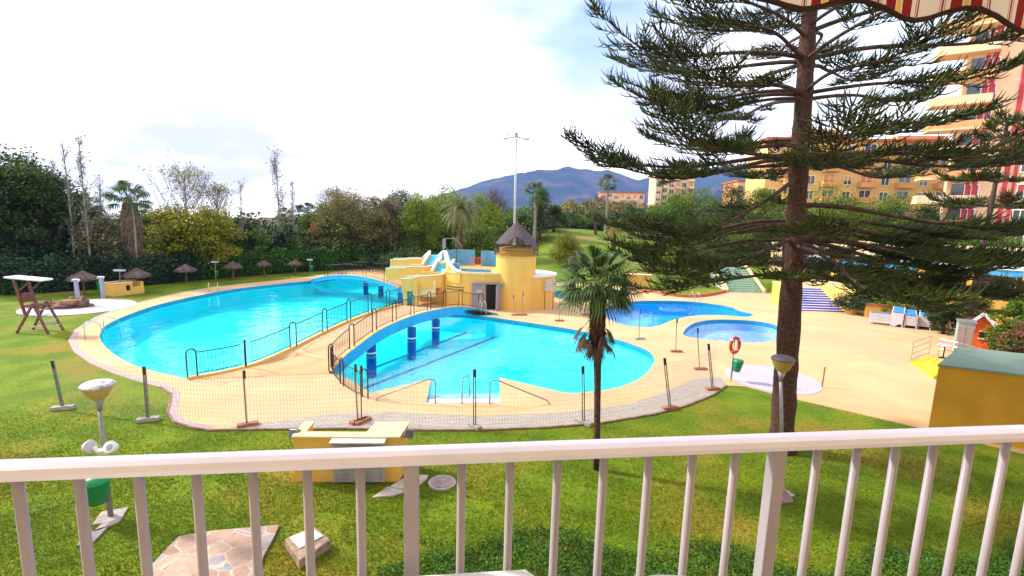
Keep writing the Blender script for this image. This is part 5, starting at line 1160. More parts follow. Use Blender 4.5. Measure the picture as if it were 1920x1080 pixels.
def bare_tree(px, pyt, wpx, Y, label, seed, leafy=0, kind='yellow', base_py=None, group='slender poplars on the skyline', n_br=46, z0=None, name='poplar', m=None):
    """slim poplar: thin straight stem, steep twigs, few leaves"""
    rg = np.random.default_rng(seed); top = D(px, pyt, Y); z0 = hz0(top.x, Y) if z0 is None else z0; H = top.z-z0; x = top.x; r = wpx/900*Y/2
    t = thing(name, (x, Y, z0), label, 'tree', group); m = m or M_barkl
    bend = rg.normal()*.15; pts = [Vector((x+bend*math.sin(q*3), Y, z0+H*q)) for q in np.linspace(0, 1, 8)]; mb = MB(); mb.tube(pts, [.085*(1-q)**.8+.018 for q in np.linspace(0, 1, 8)], 7); mb.build('trunk', m, t, smooth=True)
    mb = MB(); tips = []
    for i in range(n_br):
        q = rg.uniform(.30, .97); p = pts[0].lerp(pts[-1], q); p.x = x+bend*math.sin(q*3); a = rg.random()*6.283; l_ = r*(1.25-q*.75)*rg.uniform(.5, 1.1); e = p+Vector((math.cos(a)*l_*.8, math.sin(a)*l_*.8, l_*rg.uniform(1.2, 2.4))); mid = p.lerp(e, .5)+Vector((math.cos(a), math.sin(a), 0))*l_*.15
        if e.z > top.z: e.z = top.z-rg.random()*.3
        mb.tube([p, mid, e], [.020, .014, .008], 4, False)
        for _ in range(4): s = p.lerp(e, rg.uniform(.3, .9)); g_ = s+Vector((rg.normal()*.25, rg.normal()*.25, rg.uniform(.3, .8))); mb.tube([s, g_], [.010, .006], 3, False); tips.append(g_)
        tips += [e, mid]
    mb.build('limbs', m, t)
    if leafy:
        P_ = np.array([list(v_) for v_ in tips]); P_ = P_[rg.integers(0, len(P_), leafy)]+rg.normal(size=(leafy, 3))*.16; V, F_ = leafquads(P_, .15, rg, .2, .8); npmesh('crown', V, F_, LM[kind], t)
    return t
T = [
 # px, top, width, Y, kind, label, seed, opts
 (-30, 268, 230, 42, 'dark', 'huge dark tree at the far left edge of the picture', dict(n=15000, leaf=.26)),
 (58, 300, 150, 41, 'dark', 'tall dark tree right of the huge one at the left edge', dict(n=11000, leaf=.25)),
 (105, 372, 90, 43, 'dark', 'dark tree stepping down behind the two bare poplars', dict(n=7000)),
 (20, 440, 170, 40.5, 'blue', 'bushy blue-green tree behind the lifeguard chair', dict(n=9000, trunk_h=.02)),
 (112, 455, 130, 41, 'blue', 'bushy blue-green tree behind the lilac shower', dict(n=8000, trunk_h=.02)),
 (185, 400, 80, 41.5, 'grey', 'greyish many-stemmed tree left of the tall palm', dict(n=3500, dens=.8, trunk_h=.1)),
 (188, 470, 90, 43, 'blue', 'low dark shrub tree below the greyish tree', dict(n=5000, trunk_h=.02)),
 (170, 385, 70, 50, 'dark', 'dark tree in the second row left of the palm', dict(n=4000)),
 (285, 400, 90, 50, 'dark', 'dark tree behind the tall palm and the yellow poplars', dict(n=5000)),
 (322, 372, 105, 46, 'yellow', 'large golden-green tree right of the tall palm', dict(n=7500, trunk_h=.12)),
 (395, 380, 90, 47, 'yellow', 'golden-green tree left of the slim white poplar', dict(n=6500, trunk_h=.12)),
 (262, 455, 90, 46, 'dark', 'dark tree mass at the foot of the tall palm', dict(n=5000, trunk_h=.02)),
 (345, 455, 110, 49, 'dark', 'dark undergrowth tree below the golden trees', dict(n=4500, trunk_h=.02)),
 (440, 398, 60, 54, 'dark', 'dark tree behind the first slim poplar', dict(n=4500)),
 (478, 420, 60, 53, 'green', 'small green tree between the two slim poplars', dict(n=4500, trunk_h=.05)),
 (535, 415, 60, 55, 'dark', 'dark green tree right of the tallest white poplar', dict(n=4500, trunk_h=.05)),
 (575, 392, 46, 62, 'green', 'green tree left of the wide olive tree', dict(n=3500, trunk_h=.05)),
 (592, 412, 34, 60, 'orange', 'small rusty orange tree left of the wide olive tree', dict(n=2200)),
 (505, 452, 110, 56, 'dark', 'low dark tree mass under the tallest poplar', dict(n=5500, trunk_h=.02)),
 (640, 346, 110, 64, 'olive', 'wide olive-brown tree left of centre', dict(n=8000, trunk_h=.12)),
 (615, 400, 90, 61, 'olive', 'lower olive tree in front of the wide one', dict(n=6000, trunk_h=.05)),
 (698, 362, 80, 63, 'olive', 'olive-brown tree between the wide one and the greyish one', dict(n=6000, trunk_h=.05)),
 (735, 344, 80, 66, 'grey', 'greyish feathery tree left of the bright green ones', dict(n=6500, trunk_h=.08)),
 (752, 350, 64, 78, 'dark', 'round dark tree rising behind the greyish tree', dict(n=5500)),
 (790, 348, 70, 64, 'lime', 'bright green tree left of the feathery date palm', dict(n=7000, trunk_h=.15)),
 (845, 334, 110, 72, 'lime', 'big bright green tree behind the date palm', dict(n=9000, trunk_h=.1)),
 (905, 356, 80, 68, 'lime', 'green tree left of the floodlight mast', dict(n=6500, trunk_h=.08)),
 (650, 462, 110, 60, 'dark', 'dark undergrowth left of the slide building', dict(n=5000, trunk_h=.02)),
 (765, 462, 120, 60, 'dark', 'dark undergrowth behind the slide chutes', dict(n=5000, trunk_h=.02)),
 (895, 415, 90, 60, 'green', 'green bush behind the roof terrace of the slide building', dict(n=5500, trunk_h=.03)),
 (965, 385, 60, 82, 'green', 'green tree directly behind the floodlight mast', dict(n=5500, trunk_h=.05)),
 (1072, 368, 40, 110, 'yellow', 'small yellow tree below the mountain', dict(n=4000, trunk_h=.05)),
 (1050, 395, 70, 100, 'olive', 'olive tree in the back row under the mountain', dict(n=5000, trunk_h=.05)),
 (1100, 372, 50, 112, 'olive', 'thin olive tree right of the small yellow one', dict(n=4500, trunk_h=.05)),
 (1085, 405, 90, 96, 'green', 'green tree at the top of the grassy hill', dict(n=5500, trunk_h=.03)),
 (1150, 395, 80, 104, 'grey', 'greyish tree below the distant pink block', dict(n=5000, trunk_h=.03)),
 (1130, 412, 80, 92, 'dark', 'dark tree at the back of the grassy hill', dict(n=5000, trunk_h=.03)),
 (1200, 392, 80, 98, 'dark', 'dark tree right of the distant pink block', dict(n=5500, trunk_h=.03)),
 (1065, 436, 62, 62, 'yellow', 'yellow-green bush alone on the grassy hill', dict(n=6000, trunk_h=.02, leaf=.16)),
 (1245, 375, 80, 88, 'green', 'green tree behind the low conifer branches', dict(n=6500, trunk_h=.05)),
 (1300, 345, 110, 84, 'green', 'tall green tree right of the distant pink block', dict(n=8000, trunk_h=.08)),
 (1375, 340, 80, 90, 'dark', 'round dark pine-like tree left of the conifer trunk', dict(n=6500, trunk_h=.1)),
 (1440, 335, 90, 70, 'bright', 'bright green tree beside the conifer trunk', dict(n=7500, trunk_h=.1)),
 (1350, 420, 130, 72, 'green', 'wide green tree on the hill behind the kidney pool', dict(n=7000, trunk_h=.1)),
 (1220, 455, 60, 58, 'dark', 'small dark round tree on the lawn right of the fan palm', dict(n=5500, trunk_h=.35, leaf=.16)),
 (1300, 468, 70, 62, 'dark', 'dark round tree on the lawn above the orange kerb', dict(n=5000, trunk_h=.3, leaf=.16)),
 (1570, 335, 130, 60, 'bright', 'bright green tree in front of the long yellow block', dict(n=9000, trunk_h=.05, z0=1.5)),
 (1665, 352, 120, 60, 'green', 'green tree right of the bright one before the yellow block', dict(n=8000, trunk_h=.05, z0=1.5)),
 (1500, 375, 70, 64, 'green', 'green tree just right of the conifer trunk', dict(n=6500, trunk_h=.05, z0=1.5)),
 (1745, 378, 90, 58, 'dark', 'dark tree below the balconies of the pink tower', dict(n=6500, trunk_h=.05, z0=1.5)),
 (1850, 400, 120, 54, 'green', 'green tree in front of the base of the pink tower', dict(n=7000, trunk_h=.05, z0=1.5)),
]
for i, (px, pt_, wp, Y, kind, lab, o) in enumerate(T): tree(px, pt_, wp, Y, kind, lab, 100+i, **o)
# bare skyline poplars
for i, a in enumerate([(147, 258, 26, 40, 'tallest slim poplar on the left, with sparse leaves', 420, 'grey'), (116, 262, 26, 40.5, 'thin bare poplar leaning beside the tallest left one', 40, 'grey'), (97, 300, 20, 42, 'bare thin poplar furthest left', 20, 'grey'),
    (186, 332, 34, 42, 'sparse poplar rising above the greyish tree', 160, 'grey'), (452, 345, 26, 53, 'slim white poplar right of the golden trees', 120, 'grey'), (514, 282, 34, 56, 'tallest slim white poplar left of centre', 900, 'grey'), (549, 342, 24, 59, 'slim bare poplar right of the tallest centre one', 60, 'grey'),
    (345, 322, 150, 50, 'broad poplar with sparse yellow leaves above the golden trees', 1500, 'yellow'), (402, 352, 110, 51, 'sparse yellow-leaved poplar above the second golden tree', 900, 'yellow'), (630, 362, 100, 68, 'thin-leaved tree crown above the wide olive tree', 1500, 'olive')]):
    bare_tree(a[0], a[1], a[2], a[3], a[4], 300+i, a[5], a[6], n_br=90 if a[2] > 50 else 46)
# purple bare tree and other twiggy crowns
for i, (px, pt_, wp, Y, lab) in enumerate([(928, 347, 62, 88, 'bare purplish tree in front of the mountain left slope'), (1125, 362, 50, 118, 'bare purplish tree under the right slope of the mountain'), (1180, 372, 60, 118, 'faint bare purplish tree left of the pink distant block'), (1020, 385, 60, 112, 'low bare purplish tree behind the cedar')]):
    rg = np.random.default_rng(400+i); top = D(px, pt_, Y); z0 = hz0(top.x, Y); H = top.z-z0; r = wp/900*Y/2; t = thing('bare_tree', (top.x, Y, z0), lab, 'tree', 'bare purplish trees')
    mb = MB(); mb.tube([(top.x, Y, z0), (top.x, Y, z0+H*.4)], [.3, .2], 8); mb.build('trunk', M_barkl, t)
    k = 1500; a = rg.random(k)*6.283; el = rg.uniform(.25, 1.5, k); d_ = np.stack([np.cos(a)*np.cos(el), np.sin(a)*np.cos(el), np.sin(el)], 1); s0 = np.array([top.x, Y, z0+H*.3])+d_*np.array([r, r, H*.55])*(rg.random(k)**.6)[:, None]
    V, F_ = whips(s0, d_+rg.normal(size=(k, 3))*.25, np.full(k, H*.16), .022, rg, .2, 2); npmesh('crown', V, F_, LM['purple'], t)
# cedar with tiers
def cedar(px, pyt, wp, Y, lab, seed):
    rg = np.random.default_rng(seed); top = D(px, pyt, Y); z0 = hz0(top.x, Y); H = top.z-z0; r = wp/900*Y/2; t = thing('cedar', (top.x, Y, z0), lab, 'tree'); mb = MB(); mb.tube([(top.x, Y, z0), (top.x, Y, top.z)], [.3, .05], 8); P_ = []
    for k in range(13):
        q = (k+1)/13.5; z = z0+H*(.18+.80*q); rr = r*(1.05-q)**.7
        for j in range(6):
            a = rg.random()*6.283; e = Vector((top.x+rr*math.cos(a), Y+rr*math.sin(a), z-.3)); mb.tube([(top.x, Y, z), e], [.08, .03], 4, False); n_ = 70; s = rg.random(n_)**.7
            P_.append(np.stack([top.x+rr*s*math.cos(a)+rg.normal(size=n_)*.35, Y+rr*s*math.sin(a)+rg.normal(size=n_)*.35, z-.3*s+rg.normal(size=n_)*.14], 1))
    mb.build('trunk', M_bark, t); V, F_ = leafquads(np.concatenate(P_), .26, rg, 1.2); npmesh('crown', V, F_, LM['dark'], t)
cedar(1015, 352, 84, 78, 'dark layered cedar right of the floodlight mast', 1); cedar(1040, 385, 80, 84, 'second dark cedar behind and right of the first', 2)

# woodland beyond the gardens, reads as one mass
def wood(name, pxa, pxb, Y0, Y1, h0, h1, kind, label, seed, n=30000, leaf=.42, base=0):
    rg = np.random.default_rng(seed); k = 150; f = rg.random(k); Yc = Y0+(Y1-Y0)*rg.random(k); px = pxa+(pxb-pxa)*f; hh = h0+(h1-h0)*rg.random(k); C = np.array([[D(a, 400, b).x, b, 0] for a, b in zip(px, Yc)]); idx = rg.integers(0, k, n); zz = rg.random(n)**.7*hh[idx]
    sp = np.sqrt(np.clip(1-(zz/hh[idx])**2.2, 0, 1))*2.6+.3; a = rg.random(n)*6.283; q = rg.random(n)**.5; P_ = np.stack([C[idx, 0]+np.cos(a)*sp*q, C[idx, 1]+np.sin(a)*sp*q, zz+.1], 1); P_[:, 2] += np.array([hz0(x, y) for x, y in P_[:, :2]]) if base else 0
    V, F_ = leafquads(P_, leaf, rg, .4, .8); tag(npmesh(name, V, F_, LM[kind]), label, 'woodland', kind='stuff')
wood('woodland', -60, 640, 58, 84, 3.5, 6.4, 'dark', 'dark woodland filling in behind the hedge and poplars at left', 31, 42000)
wood('woodland', 600, 1010, 74, 96, 5, 8.5, 'green', 'green woodland behind the slide building', 32, 32000)
wood('woodland', 1000, 1420, 100, 125, 2.0, 6.0, 'olive', 'olive woodland along the top of the grassy hill', 33, 34000, .5, 1)
wood('woodland', 1030, 1450, 92, 98, 1.0, 3.2, 'dark', 'dark bushes edging the top of the grassy hill', 34, 20000, .36, 1)
wood('woodland', 1440, 1960, 66, 84, 5, 9, 'green', 'green trees between the restaurant and the apartment blocks', 35, 34000)

# hedge
rg = np.random.default_rng(9); hl = [G(x, y) for x, y in [(-60, 562), (40, 556), (150, 548), (240, 541), (330, 532), (430, 523), (520, 516), (600, 510), (680, 504), (760, 498)]]; q, ln = resample(hl, 120)
for i, (a, b, lab) in enumerate([(0, 42, 'clipped dark hedge at far left behind the lifeguard chair'), (42, 80, 'long green hedge behind the thatched parasols'), (80, 119, 'far right stretch of the green hedge toward the slides')]):
    t = thing('hedge', q[a], lab, 'hedge', 'hedge behind the lawn'); n_ = 17000; f = rg.uniform(a, b, n_); ii = f.astype(int); p0 = np.array([list(v_) for v_ in q]); P_ = p0[ii]+(p0[np.minimum(ii+1, 119)]-p0[ii])*(f-ii)[:, None]
    dep = rg.random(n_)**.7*1.9; hh = 2.45+.35*np.sin(f*.9)+.25*np.sin(f*2.3); zz = (rg.random(n_)**.75)*hh; rnd = rg.normal(size=(n_, 3))*.12; P_ = P_+rnd; P_[:, 1] += 1.7-np.sqrt(np.clip(1-((zz/hh))**3, 0, 1))*.9+dep*.6+.4; P_[:, 2] = np.clip(zz, .05, None)
    V, F_ = leafquads(P_, .20, rg, .3, .75); npmesh('foliage', V, F_, LM['blue' if a == 0 else 'hedge'], t); mb = MB()
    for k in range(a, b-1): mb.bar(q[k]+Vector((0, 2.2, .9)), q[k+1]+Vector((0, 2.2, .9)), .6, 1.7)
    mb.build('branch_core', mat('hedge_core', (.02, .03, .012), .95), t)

# ------------------------------------------------------------------ palms
M_frond = leafmat('palm_frond', (.10, .17, .035), (.05, .09, .02), .8); M_frond_y = leafmat('palm_frond_yellow', (.26, .22, .07), (.14, .13, .04), .8); M_dead = mat('dead_frond', (.30, .20, .12), .95, .3, 4, island=True, hue=(.16, .10, .07))
M_fan = mat('fan_frond', (.095, .15, .03), .5, .15, 1.5, hue=(.02, .04, .006), island=True, spec=.25, transl=.12)
def pinnate(mb, base, az, el, Lg, droop, ll, n=26, wd=.05, hang=.5):
    p = Vector(base); d = Vector((math.cos(az)*math.cos(el), math.sin(az)*math.cos(el), math.sin(el))); pts = [p.copy()]
    for i in range(n):
        d.z -= droop/n; d.normalize(); p = p+d*(Lg/n); pts.append(p.copy())
        side = Vector((-math.sin(az), math.cos(az), 0)); f = math.sin(math.pi*min(1, (i+2)/(n+1))**.7)*.9+.1
        for s in (-1, 1):
            tip = p+(side*s*.75+d*.55+Vector((0, 0, -hang+.15)))*ll*f; w_ = d*wd; mb.add([p-w_, p+w_, tip], [(0, 1, 2)])
    mb.tube(pts[::4]+[pts[-1]], [.03*(1-.7*i/(len(pts[::4]))) for i in range(len(pts[::4])+1)], 4, False)
def fanleaf(mb, base, az, el, pet, Rf, n=22, droop=.5, wd=.05, spread=2.0):
    b = Vector(base); d = Vector((math.cos(az)*math.cos(el), math.sin(az)*math.cos(el), math.sin(el))); h = b+d*pet; mb.tube([b, b.lerp(h, .6)+Vector((0, 0, .03)), h], [.014, .011, .009], 4, False)
    side = Vector((-math.sin(az), math.cos(az), 0));
    for i in range(n):
        a = (i/(n-1)-.5)*2*spread; u = d*math.cos(a)+side*math.sin(a)+Vector((0, 0, .22*math.cos(a*1.5))); u.normalize(); l_ = Rf*(.8+.2*math.cos(a))
        m1_ = h+u*l_*.55; tp_ = h+u*l_*.82+Vector((0, 0, -droop*l_*.22)); t2 = h+u*l_*.95+Vector((0, 0, -droop*l_*.55)); w_ = u.cross(Vector((0, 0, 1))); w_ = (w_.normalized() if w_.length > .1 else side)*wd
        mb.add([h, m1_-w_, m1_+w_, tp_-w_*.7, tp_+w_*.7, t2], [(0, 1, 2), (1, 3, 4, 2), (3, 5, 4)])
# near fan palm
fpb = G(1119, 880); c = D(1121, 520, fpb.y); t = thing('fan_palm', fpb, 'windmill fan palm with shaggy brown trunk standing before the centre pool', 'palm', None); rj = random.Random(2)
def tx(py): v_ = D(1119+(1121-1119)*(880-py)/360, py, fpb.y); return Vector((v_.x, fpb.y, v_.z))
mb = MB(); ys = [884, 800, 720, 672, 655, 640, 600, 575, 555, 540]; rs_ = [.105, .09, .095, .11, .15, .18, .20, .20, .16, .11]; mb.tube([tx(y) if y < 880 else Vector((fpb.x, fpb.y, 0)) for y in ys], rs_, 14)
mb.v = [(x+rj.uniform(-.012, .012), y+rj.uniform(-.012, .012), z) for x, y, z in mb.v]; mb.build('trunk', M_bark, t, smooth=True)
rg = np.random.default_rng(12); k = 1500; s = rg.random(k); zz = tx(668).z+(tx(548).z-tx(668).z)*s; a = rg.random(k)*6.283; rr = .165; P_ = np.stack([fpb.x+(c.x-fpb.x)*.8+rr*np.cos(a), fpb.y+rr*np.sin(a), zz], 1); T_ = np.stack([np.cos(a)*.5, np.sin(a)*.5, -1+0*a], 1); V, F_ = whips(P_, T_, .08+.10*rg.random(k), .006, rg, -.3, 2); npmesh('trunk_fibre', V, F_, mat('fibre', (.10, .05, .035), .95, .3, 8), t)
crown = tx(538)
for i in range(42):
    el = R(-42)+R(112)*(i/45)**1.15; az = i*2.39996; mb = MB(); fanleaf(mb, crown+Vector((math.cos(az)*.08, math.sin(az)*.08, .1+.2*(i/45))), az, el, .34+.14*rj.random()+.12*(1-i/45), .62+.12*rj.random(), 22, .85-.45*(i/45), .024, 1.55); mb.build('frond', M_fan, t)
for i in range(9):
    az = [2.9, 3.4, 2.6, .2, -.3, -.9, 3.9, 4.6, .6][i]; mb = MB(); zb = tx(600+10*(i % 4)).z; fanleaf(mb, (crown.x+.15*math.cos(az), crown.y+.15*math.sin(az), zb), az, R(-52-5*(i % 3)), .22, .48, 16, .9, .018, .8); mb.build('dead_frond', M_fan if i == 4 else mat('dead_dark', (.10, .055, .035), .95), t)
# tall washingtonia on the left
Y = 43.0; cw = D(239, 372, Y); t = thing('washington_palm', (cw.x, Y, 0), 'tall fan palm with a thick skirt of dead fronds at the left', 'palm'); mb = MB(); mb.tube([(cw.x, Y, 0), (cw.x, Y, cw.z)], [.35, .22], 12); mb.build('trunk', M_barkl, t)
mb = MB(); rj = random.Random(7)
for i in range(44): az = rj.random()*6.283; el = R(rj.uniform(-35, 80)); fanleaf(mb, (cw.x, Y, cw.z), az, el, 1.0, 1.0, 14, .9, .05, 1.5)
mb.build('crown', M_frond, t); mb = MB()
rg = np.random.default_rng(3); k = 2600; s = rg.random(k); zlo = D(240, 475, Y).z; zz = zlo+(cw.z-.3-zlo)*s; a = rg.random(k)*6.283; rr = .25+.50*np.sin(np.clip(s*.95+.05, 0, 1)*3.0)**.5*rg.uniform(.4, 1, k); P_ = np.stack([cw.x+.15+rr*np.cos(a), Y+rr*np.sin(a), zz], 1); T_ = np.stack([np.cos(a)*.10+rg.normal(size=k)*.12, np.sin(a)*.10, -1+0*a], 1); V, F_ = whips(P_, T_, .4+.5*rg.random(k), .03, rg, -.2, 2); npmesh('dead_frond_skirt', V, F_, M_dead, t)
bt = bare_tree(243, 352, 10, 42.2, 'thin pale leaning trunk crossing the tall palm skirt', 55, 0, n_br=8)
# date palm behind the slides
def date_palm(px, pyc, pyb, Y, Lg, label, seed, m, z0=None, n=46, dr=1.5, tr=.24, fr=.10):
    c = D(px, pyc, Y); z0 = hz0(c.x, Y) if z0 is None else z0; t = thing('date_palm', (c.x, Y, z0), label, 'palm', 'feather palms'); rj = random.Random(seed); mb = MB(); mb.tube([(c.x, Y, z0), (c.x, Y, c.z)], [tr*1.2, tr], 10); mb.build('trunk', M_bark, t)
    mb = MB()
    for i in range(n): az = i*2.4+rj.random()*.3; el = R(-25+105*(i/n)); pinnate(mb, (c.x, Y, c.z), az, el, Lg*rj.uniform(.85, 1.1), dr*rj.uniform(.8, 1.2), Lg*.20, 20, Lg*.014, .55)
    mb.build('crown', m, t); return t
date_palm(864, 392, 470, 56, 3.3, 'feathery date palm with arching fronds behind the slide building', 1, leafmat('date_frond', (.24, .24, .09), (.11, .14, .04), .5), n=70, dr=2.0)
date_palm(1153, 432, 460, 66, 2.2, 'low palm with yellowed fronds on the grassy hill', 2, leafmat('frond_gold', (.42, .28, .06), (.2, .2, .04), .8), n=30)
date_palm(1118, 405, 455, 84, 2.2, 'dark green palm at the back of the grassy hill', 3, M_frond, n=34)
def sky_palm(px, pyc, Y, label, seed, rr=.9, z0=None):
    c = D(px, pyc, Y); z0 = hz0(c.x, Y) if z0 is None else z0; t = thing('washington_palm', (c.x, Y, z0), label, 'palm', 'tall thin skyline palms'); mb = MB(); mb.tube([(c.x, Y, z0), (c.x+.1, Y, (c.z+z0)/2), (c.x, Y, c.z)], [.28, .2, .17], 8); mb.build('trunk', M_barkl, t); mb = MB(); rj = random.Random(seed)
    for i in range(34): fanleaf(mb, (c.x, Y, c.z), rj.random()*6.283, R(rj.uniform(-45, 80)), rr, rr, 12, .9, rr*.06, 1.4)
    mb.build('crown', M_frond, t)
sky_palm(1004, 362, 70, 'tall thin palm in front of the dark cedar', 1, 1.1); sky_palm(1140, 343, 86, 'tall thin palm in front of the distant pink block', 2, 1.0); sky_palm(1243, 335, 92, 'tall palm before the second distant pink block', 3, 1.0)
sky_palm(560, 402, 66, 'small palm on the skyline right of the tallest poplar', 4, .9); sky_palm(577, 398, 70, 'small palm on the skyline left of the olive tree', 5, .9); sky_palm(534, 404, 72, 'faint small palm nearest the tallest poplar', 6, .8); sky_palm(163, 380, 50, 'small palm between the poplars at far left', 7, .7)
sky_palm(1182, 405, 82, 'small dark palm in front of the hilltop trees', 8, 1.1)

# shrubs on the right
for i, (px, pt_, wp, Y, kind, lab, o) in enumerate([
 (1940, 600, 115, 19.6, 'redf', 'large shrub with red flowers behind the green roofed shed', dict(n=15000, leaf=.11)),
 (1925, 545, 90, 24, 'green', 'tall green shrub at the right edge', dict(n=9000, leaf=.13)),
 (1600, 548, 70, 38.0, 'blue', 'grey-blue shrub in the planter next to the stairs', dict(n=4000, leaf=.12)),
 (1650, 556, 62, 37.2, 'bright', 'bright green shrub in the planter', dict(n=3500, leaf=.12)),
 (1690, 553, 66, 36.6, 'yellow', 'yellow-green shrub in the planter behind the blue stacks', dict(n=3500, leaf=.12)),
 (1735, 550, 70, 35.6, 'grey', 'brownish shrub in the planter right of the yellow-green one', dict(n=3500, leaf=.12)),
 (1780, 558, 60, 31.5, 'dark', 'dark shrub just behind the last lounger stack', dict(n=4500, leaf=.12)),
 (1830, 548, 80, 32, 'bright', 'light green shrub left of the red house roof', dict(n=4500, leaf=.12))]):
    tree(px, pt_, wp, Y, kind, lab, 700+i, z0=0 if Y < 35 else .3, trunk_h=.02, cat='shrub', group=None, name='shrub', **o)

# ------------------------------------------------------------------ Norfolk Island pines
M_needle = leafmat('conifer_needle', (.080, .105, .012), (.020, .030, .007), 1.2); M_twig = mat('conifer_wood', (.10, .055, .045), .95, .3, 8)
def araucaria(label, base, topx, whorls, trunk_r, seed, ztop, nb=7, fing=.30, dens=1.0, manual=(), rw=.018, zlow=0):
    rg = np.random.default_rng(seed); t = thing('norfolk_pine', base, label, 'tree', 'Norfolk Island pines')
    def tp(z): q = z/ztop; return Vector((base.x+(topx-base.x)*q, base.y, z))
    zs = np.linspace(0, ztop, 46); mb = MB(); rr = [trunk_r*(1.30 if i == 0 else 1.1 if i == 1 else 1)*(1-.62*z/ztop)*(1+.05*math.sin(i*2.1)+.03*math.sin(i*5.3)) for i, z in enumerate(zs)]
    mb.tube([tp(z) for z in zs], rr, 22); mb.v = [(x+rg.normal()*.008, y+rg.normal()*.008, z) for x, y, z in mb.v]; mb.build('trunk', M_bark if trunk_r > .3 else M_twig, t, smooth=True)
    wood = MB(); FP = []; FT = []; FLn = []
    specs = list(manual)
    for z, Lb, e0, tipup in whorls:
        off = rg.random()*6.283
        for j in range(nb): specs.append((z+rg.normal()*.10, off+6.2832*j/nb+rg.normal()*.14, Lb*rg.uniform(.8, 1.08), e0+rg.normal()*.05, tipup))
    for z, az, Lb, e0, tipup in specs:
        cdir = math.cos(az-R(-62))
        if z < zlow and cdir > .1: Lb *= 1-.62*cdir
        n = 26; p = tp(z); pts = [p.copy()]; ds = []; a2 = az; bend = rg.normal()*.35; wv = rg.normal(); wp = rg.random()*6; leafy_ = rg.random() < .55
        for i in range(n):
            s = i/n; el = e0-.34*math.sin(math.pi*min(1, s*1.3))*.6+tipup*max(0, s-.45)**1.4*2.0; a2 = az+bend*s*.5+wv*math.sin(s*7+wp)*.18; el += .07*math.sin(s*9+wp)
            d = Vector((math.cos(a2)*math.cos(el), math.sin(a2)*math.cos(el), math.sin(el))); p = p+d*(Lb/n); pts.append(p.copy()); ds.append(d)
        r0 = .028+.011*Lb; r0 *= .68; wood.tube(pts, [r0*(1-.88*i/n) for i in range(n+1)], 6, False)
        # laterals in the branch plane, each a comb of curved fingers
        s = .20+.12*rg.random(); sgn = 1; patch = rg.random()*6
        while s < .985:
            i = min(n-1, int(s*n)); q = pts[i].lerp(pts[i+1], s*n-i); d = ds[i]; side = Vector((-d.y, d.x, 0)).normalized()*sgn; sgn = -sgn
            bushy = .62+.38*math.sin(s*13+patch)
            if rg.random() < ((.2+.8*(bushy > .5)) if s > (.28 if leafy_ else .42) else (.4 if leafy_ else .12))*dens:
                ll = (1.15*math.sin(math.pi*(s*.86+.1))**1.1+.12)*rg.uniform(.6, 1.1)*min(1, Lb/5)
                ld = (side*.80+d*.75+Vector((0, 0, rg.uniform(-.18, .12)))).normalized(); m = max(3, int(ll/.10)); lp = [q]
                for k in range(m):
                    ld = (ld+Vector((0, 0, .02))).normalized(); lp.append(lp[-1]+ld*(ll/m))
                wood.tube(lp[::2]+[lp[-1]], .010, 3, False)
                for k in range(1, m+1):
                    for sg2 in (-1, 1):
                        if rg.random() < .78:
                            sd2 = Vector((-ld.y, ld.x, 0)).normalized()*sg2; fd = ld*.8+sd2*rg.uniform(.25, .9)+Vector((0, 0, rg.uniform(-.35, .55)))
                            FP.append(lp[k]); FT.append(fd); FLn.append(fing*rg.uniform(.6, 1.25))
            # fingers straight on the branch
            for _ in range(2 if s > .5 else 1):
                if rg.random() < dens*(.8 if s > .45 else .15):
                    FP.append(q); FT.append(d*.8+side*rg.uniform(-1, 1)+Vector((0, 0, rg.uniform(-.2, .9)))); FLn.append(fing*rg.uniform(.7, 1.4))
            s += .085/Lb
    wood.build('limbs', M_twig, t, smooth=True)
    FP = np.array([list(v_) for v_ in FP]); FT = np.array([list(v_) for v_ in FT]); V, F_ = whips(FP, FT, np.array(FLn), rw, rg, .55, 3); npmesh('crown', V, F_, M_needle, t)
    print('pine fingers', len(FP)); return t
pb = G(1464, 842); tx_ = D(1502, 20, pb.y)
def zat(py): return D(1485, py, pb.y).z
wh = [(zat(490), 5.4, .0, .5), (zat(455), 6.0, .0, .5), (zat(420), 5.6, .02, .5), (zat(300), 6.4, .06, .6), (zat(262), 5.2, .12, .5), (zat(180), 6.2, .12, .55), (zat(112), 6.0, .16, .5), (zat(62), 5.4, .22, .5), (zat(-10), 5.0, .28, .5), (zat(-90), 4.4, .3, .4), (zat(-170), 3.6, .35, .4)]
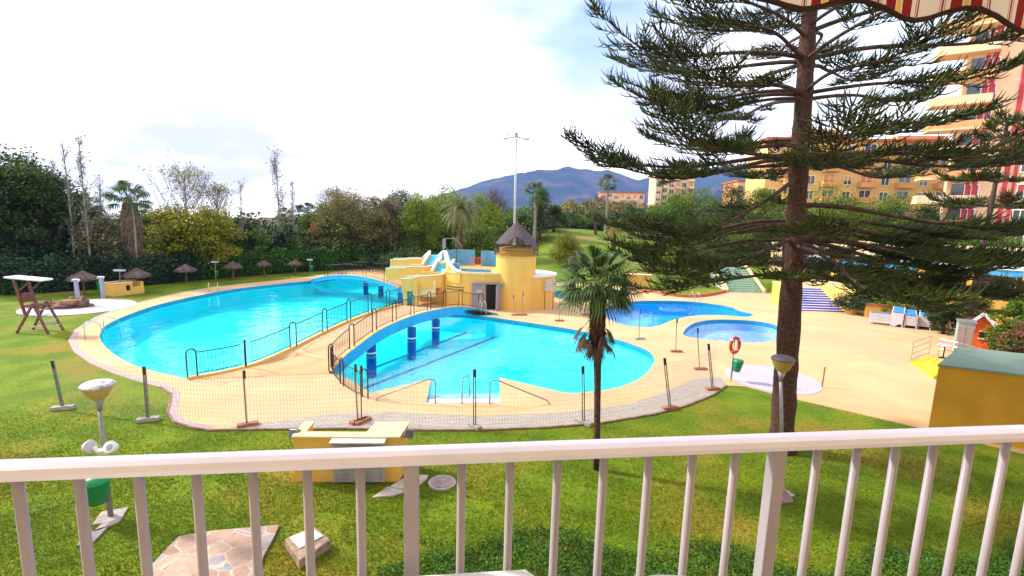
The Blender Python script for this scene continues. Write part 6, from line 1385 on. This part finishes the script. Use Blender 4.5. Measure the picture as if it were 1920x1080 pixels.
man = [(zat(292), R(182), 7.2, .03, .72), (zat(300), R(196), 6.6, -.02, .5), (zat(110), R(186), 6.6, .14, .6), (zat(178), R(178), 5.6, .02, .75), (zat(186), R(200), 4.6, -.05, .6), (zat(330), R(215), 6.4, -.30, .4), (zat(415), R(165), 6.0, -.0, .5), (zat(412), R(60), 6.5, .05, .5), (zat(420), R(100), 6.0, .05, .5), (zat(450), R(2), 7.2, -.03, .3), (zat(295), R(-6), 7.0, .10, .3), (zat(300), R(-28), 7.5, .16, .4), (zat(508), R(184), 5.6, -.06, .5), (zat(520), R(4), 6.2, .0, .3), (zat(515), R(22), 6.0, .03, .3), (zat(470), R(-5), 7.5, -.08, .3), (zat(500), R(8), 7.2, .0, .4), (zat(440), R(18), 8.2, .0, .4), (zat(425), R(-12), 8.4, -.02, .35), (zat(405), R(10), 8.0, .03, .4), (zat(385), R(-20), 7.6, .04, .4), (zat(460), R(30), 7.5, .02, .4)]
araucaria('large Norfolk Island pine with a thick trunk and tiered branches right of centre', pb, tx_.x, wh, .355, 5, tx_.z+4.5, manual=man, nb=6, dens=.95, fing=.36, rw=.0155, zlow=zat(470))
p2 = D(1815, 600, 28.5); p2b = Vector((p2.x, 28.5, 0)); z2 = lambda py: D(1820, py, 28.5).z
wh2 = [(z2(575), 2.6, -.05, .4), (z2(545), 3.2, .0, .4), (z2(520), 3.4, .02, .4), (z2(475), 3.6, .05, .5), (z2(430), 3.4, .08, .5), (z2(385), 3.1, .14, .5), (z2(340), 2.8, .2, .5), (z2(300), 2.3, .3, .5), (z2(262), 1.7, .4, .4), (z2(235), 1.0, .6, .3)]
araucaria('smaller Norfolk Island pine at the right in front of the pink tower', p2b, p2.x+.3, wh2, .2, 8, z2(225), nb=8, fing=.42, rw=.028, dens=1.0)

# ------------------------------------------------------------------ haze
mb = MB(); mb.box((200, 1500, 255), (7000, 3900, 520)); hz = mb.build('haze', [])
hm = bpy.data.materials.new('haze_air'); hm.use_nodes = True; n = hm.node_tree.nodes; l = hm.node_tree.links; n.clear(); o = n.new('ShaderNodeOutputMaterial'); v = n.new('ShaderNodeVolumePrincipled')
v.inputs['Color'].default_value = (.26, .44, .95, 1); v.inputs['Density'].default_value = HAZE; v.inputs['Anisotropy'].default_value = 0; l.new(v.outputs[0], o.inputs['Volume']); hz.data.materials.append(hm); hz['kind'] = 'stuff'; hz['label'] = 'thin pale air haze in the distance'
if HAZE <= 0: bpy.data.objects.remove(hz)
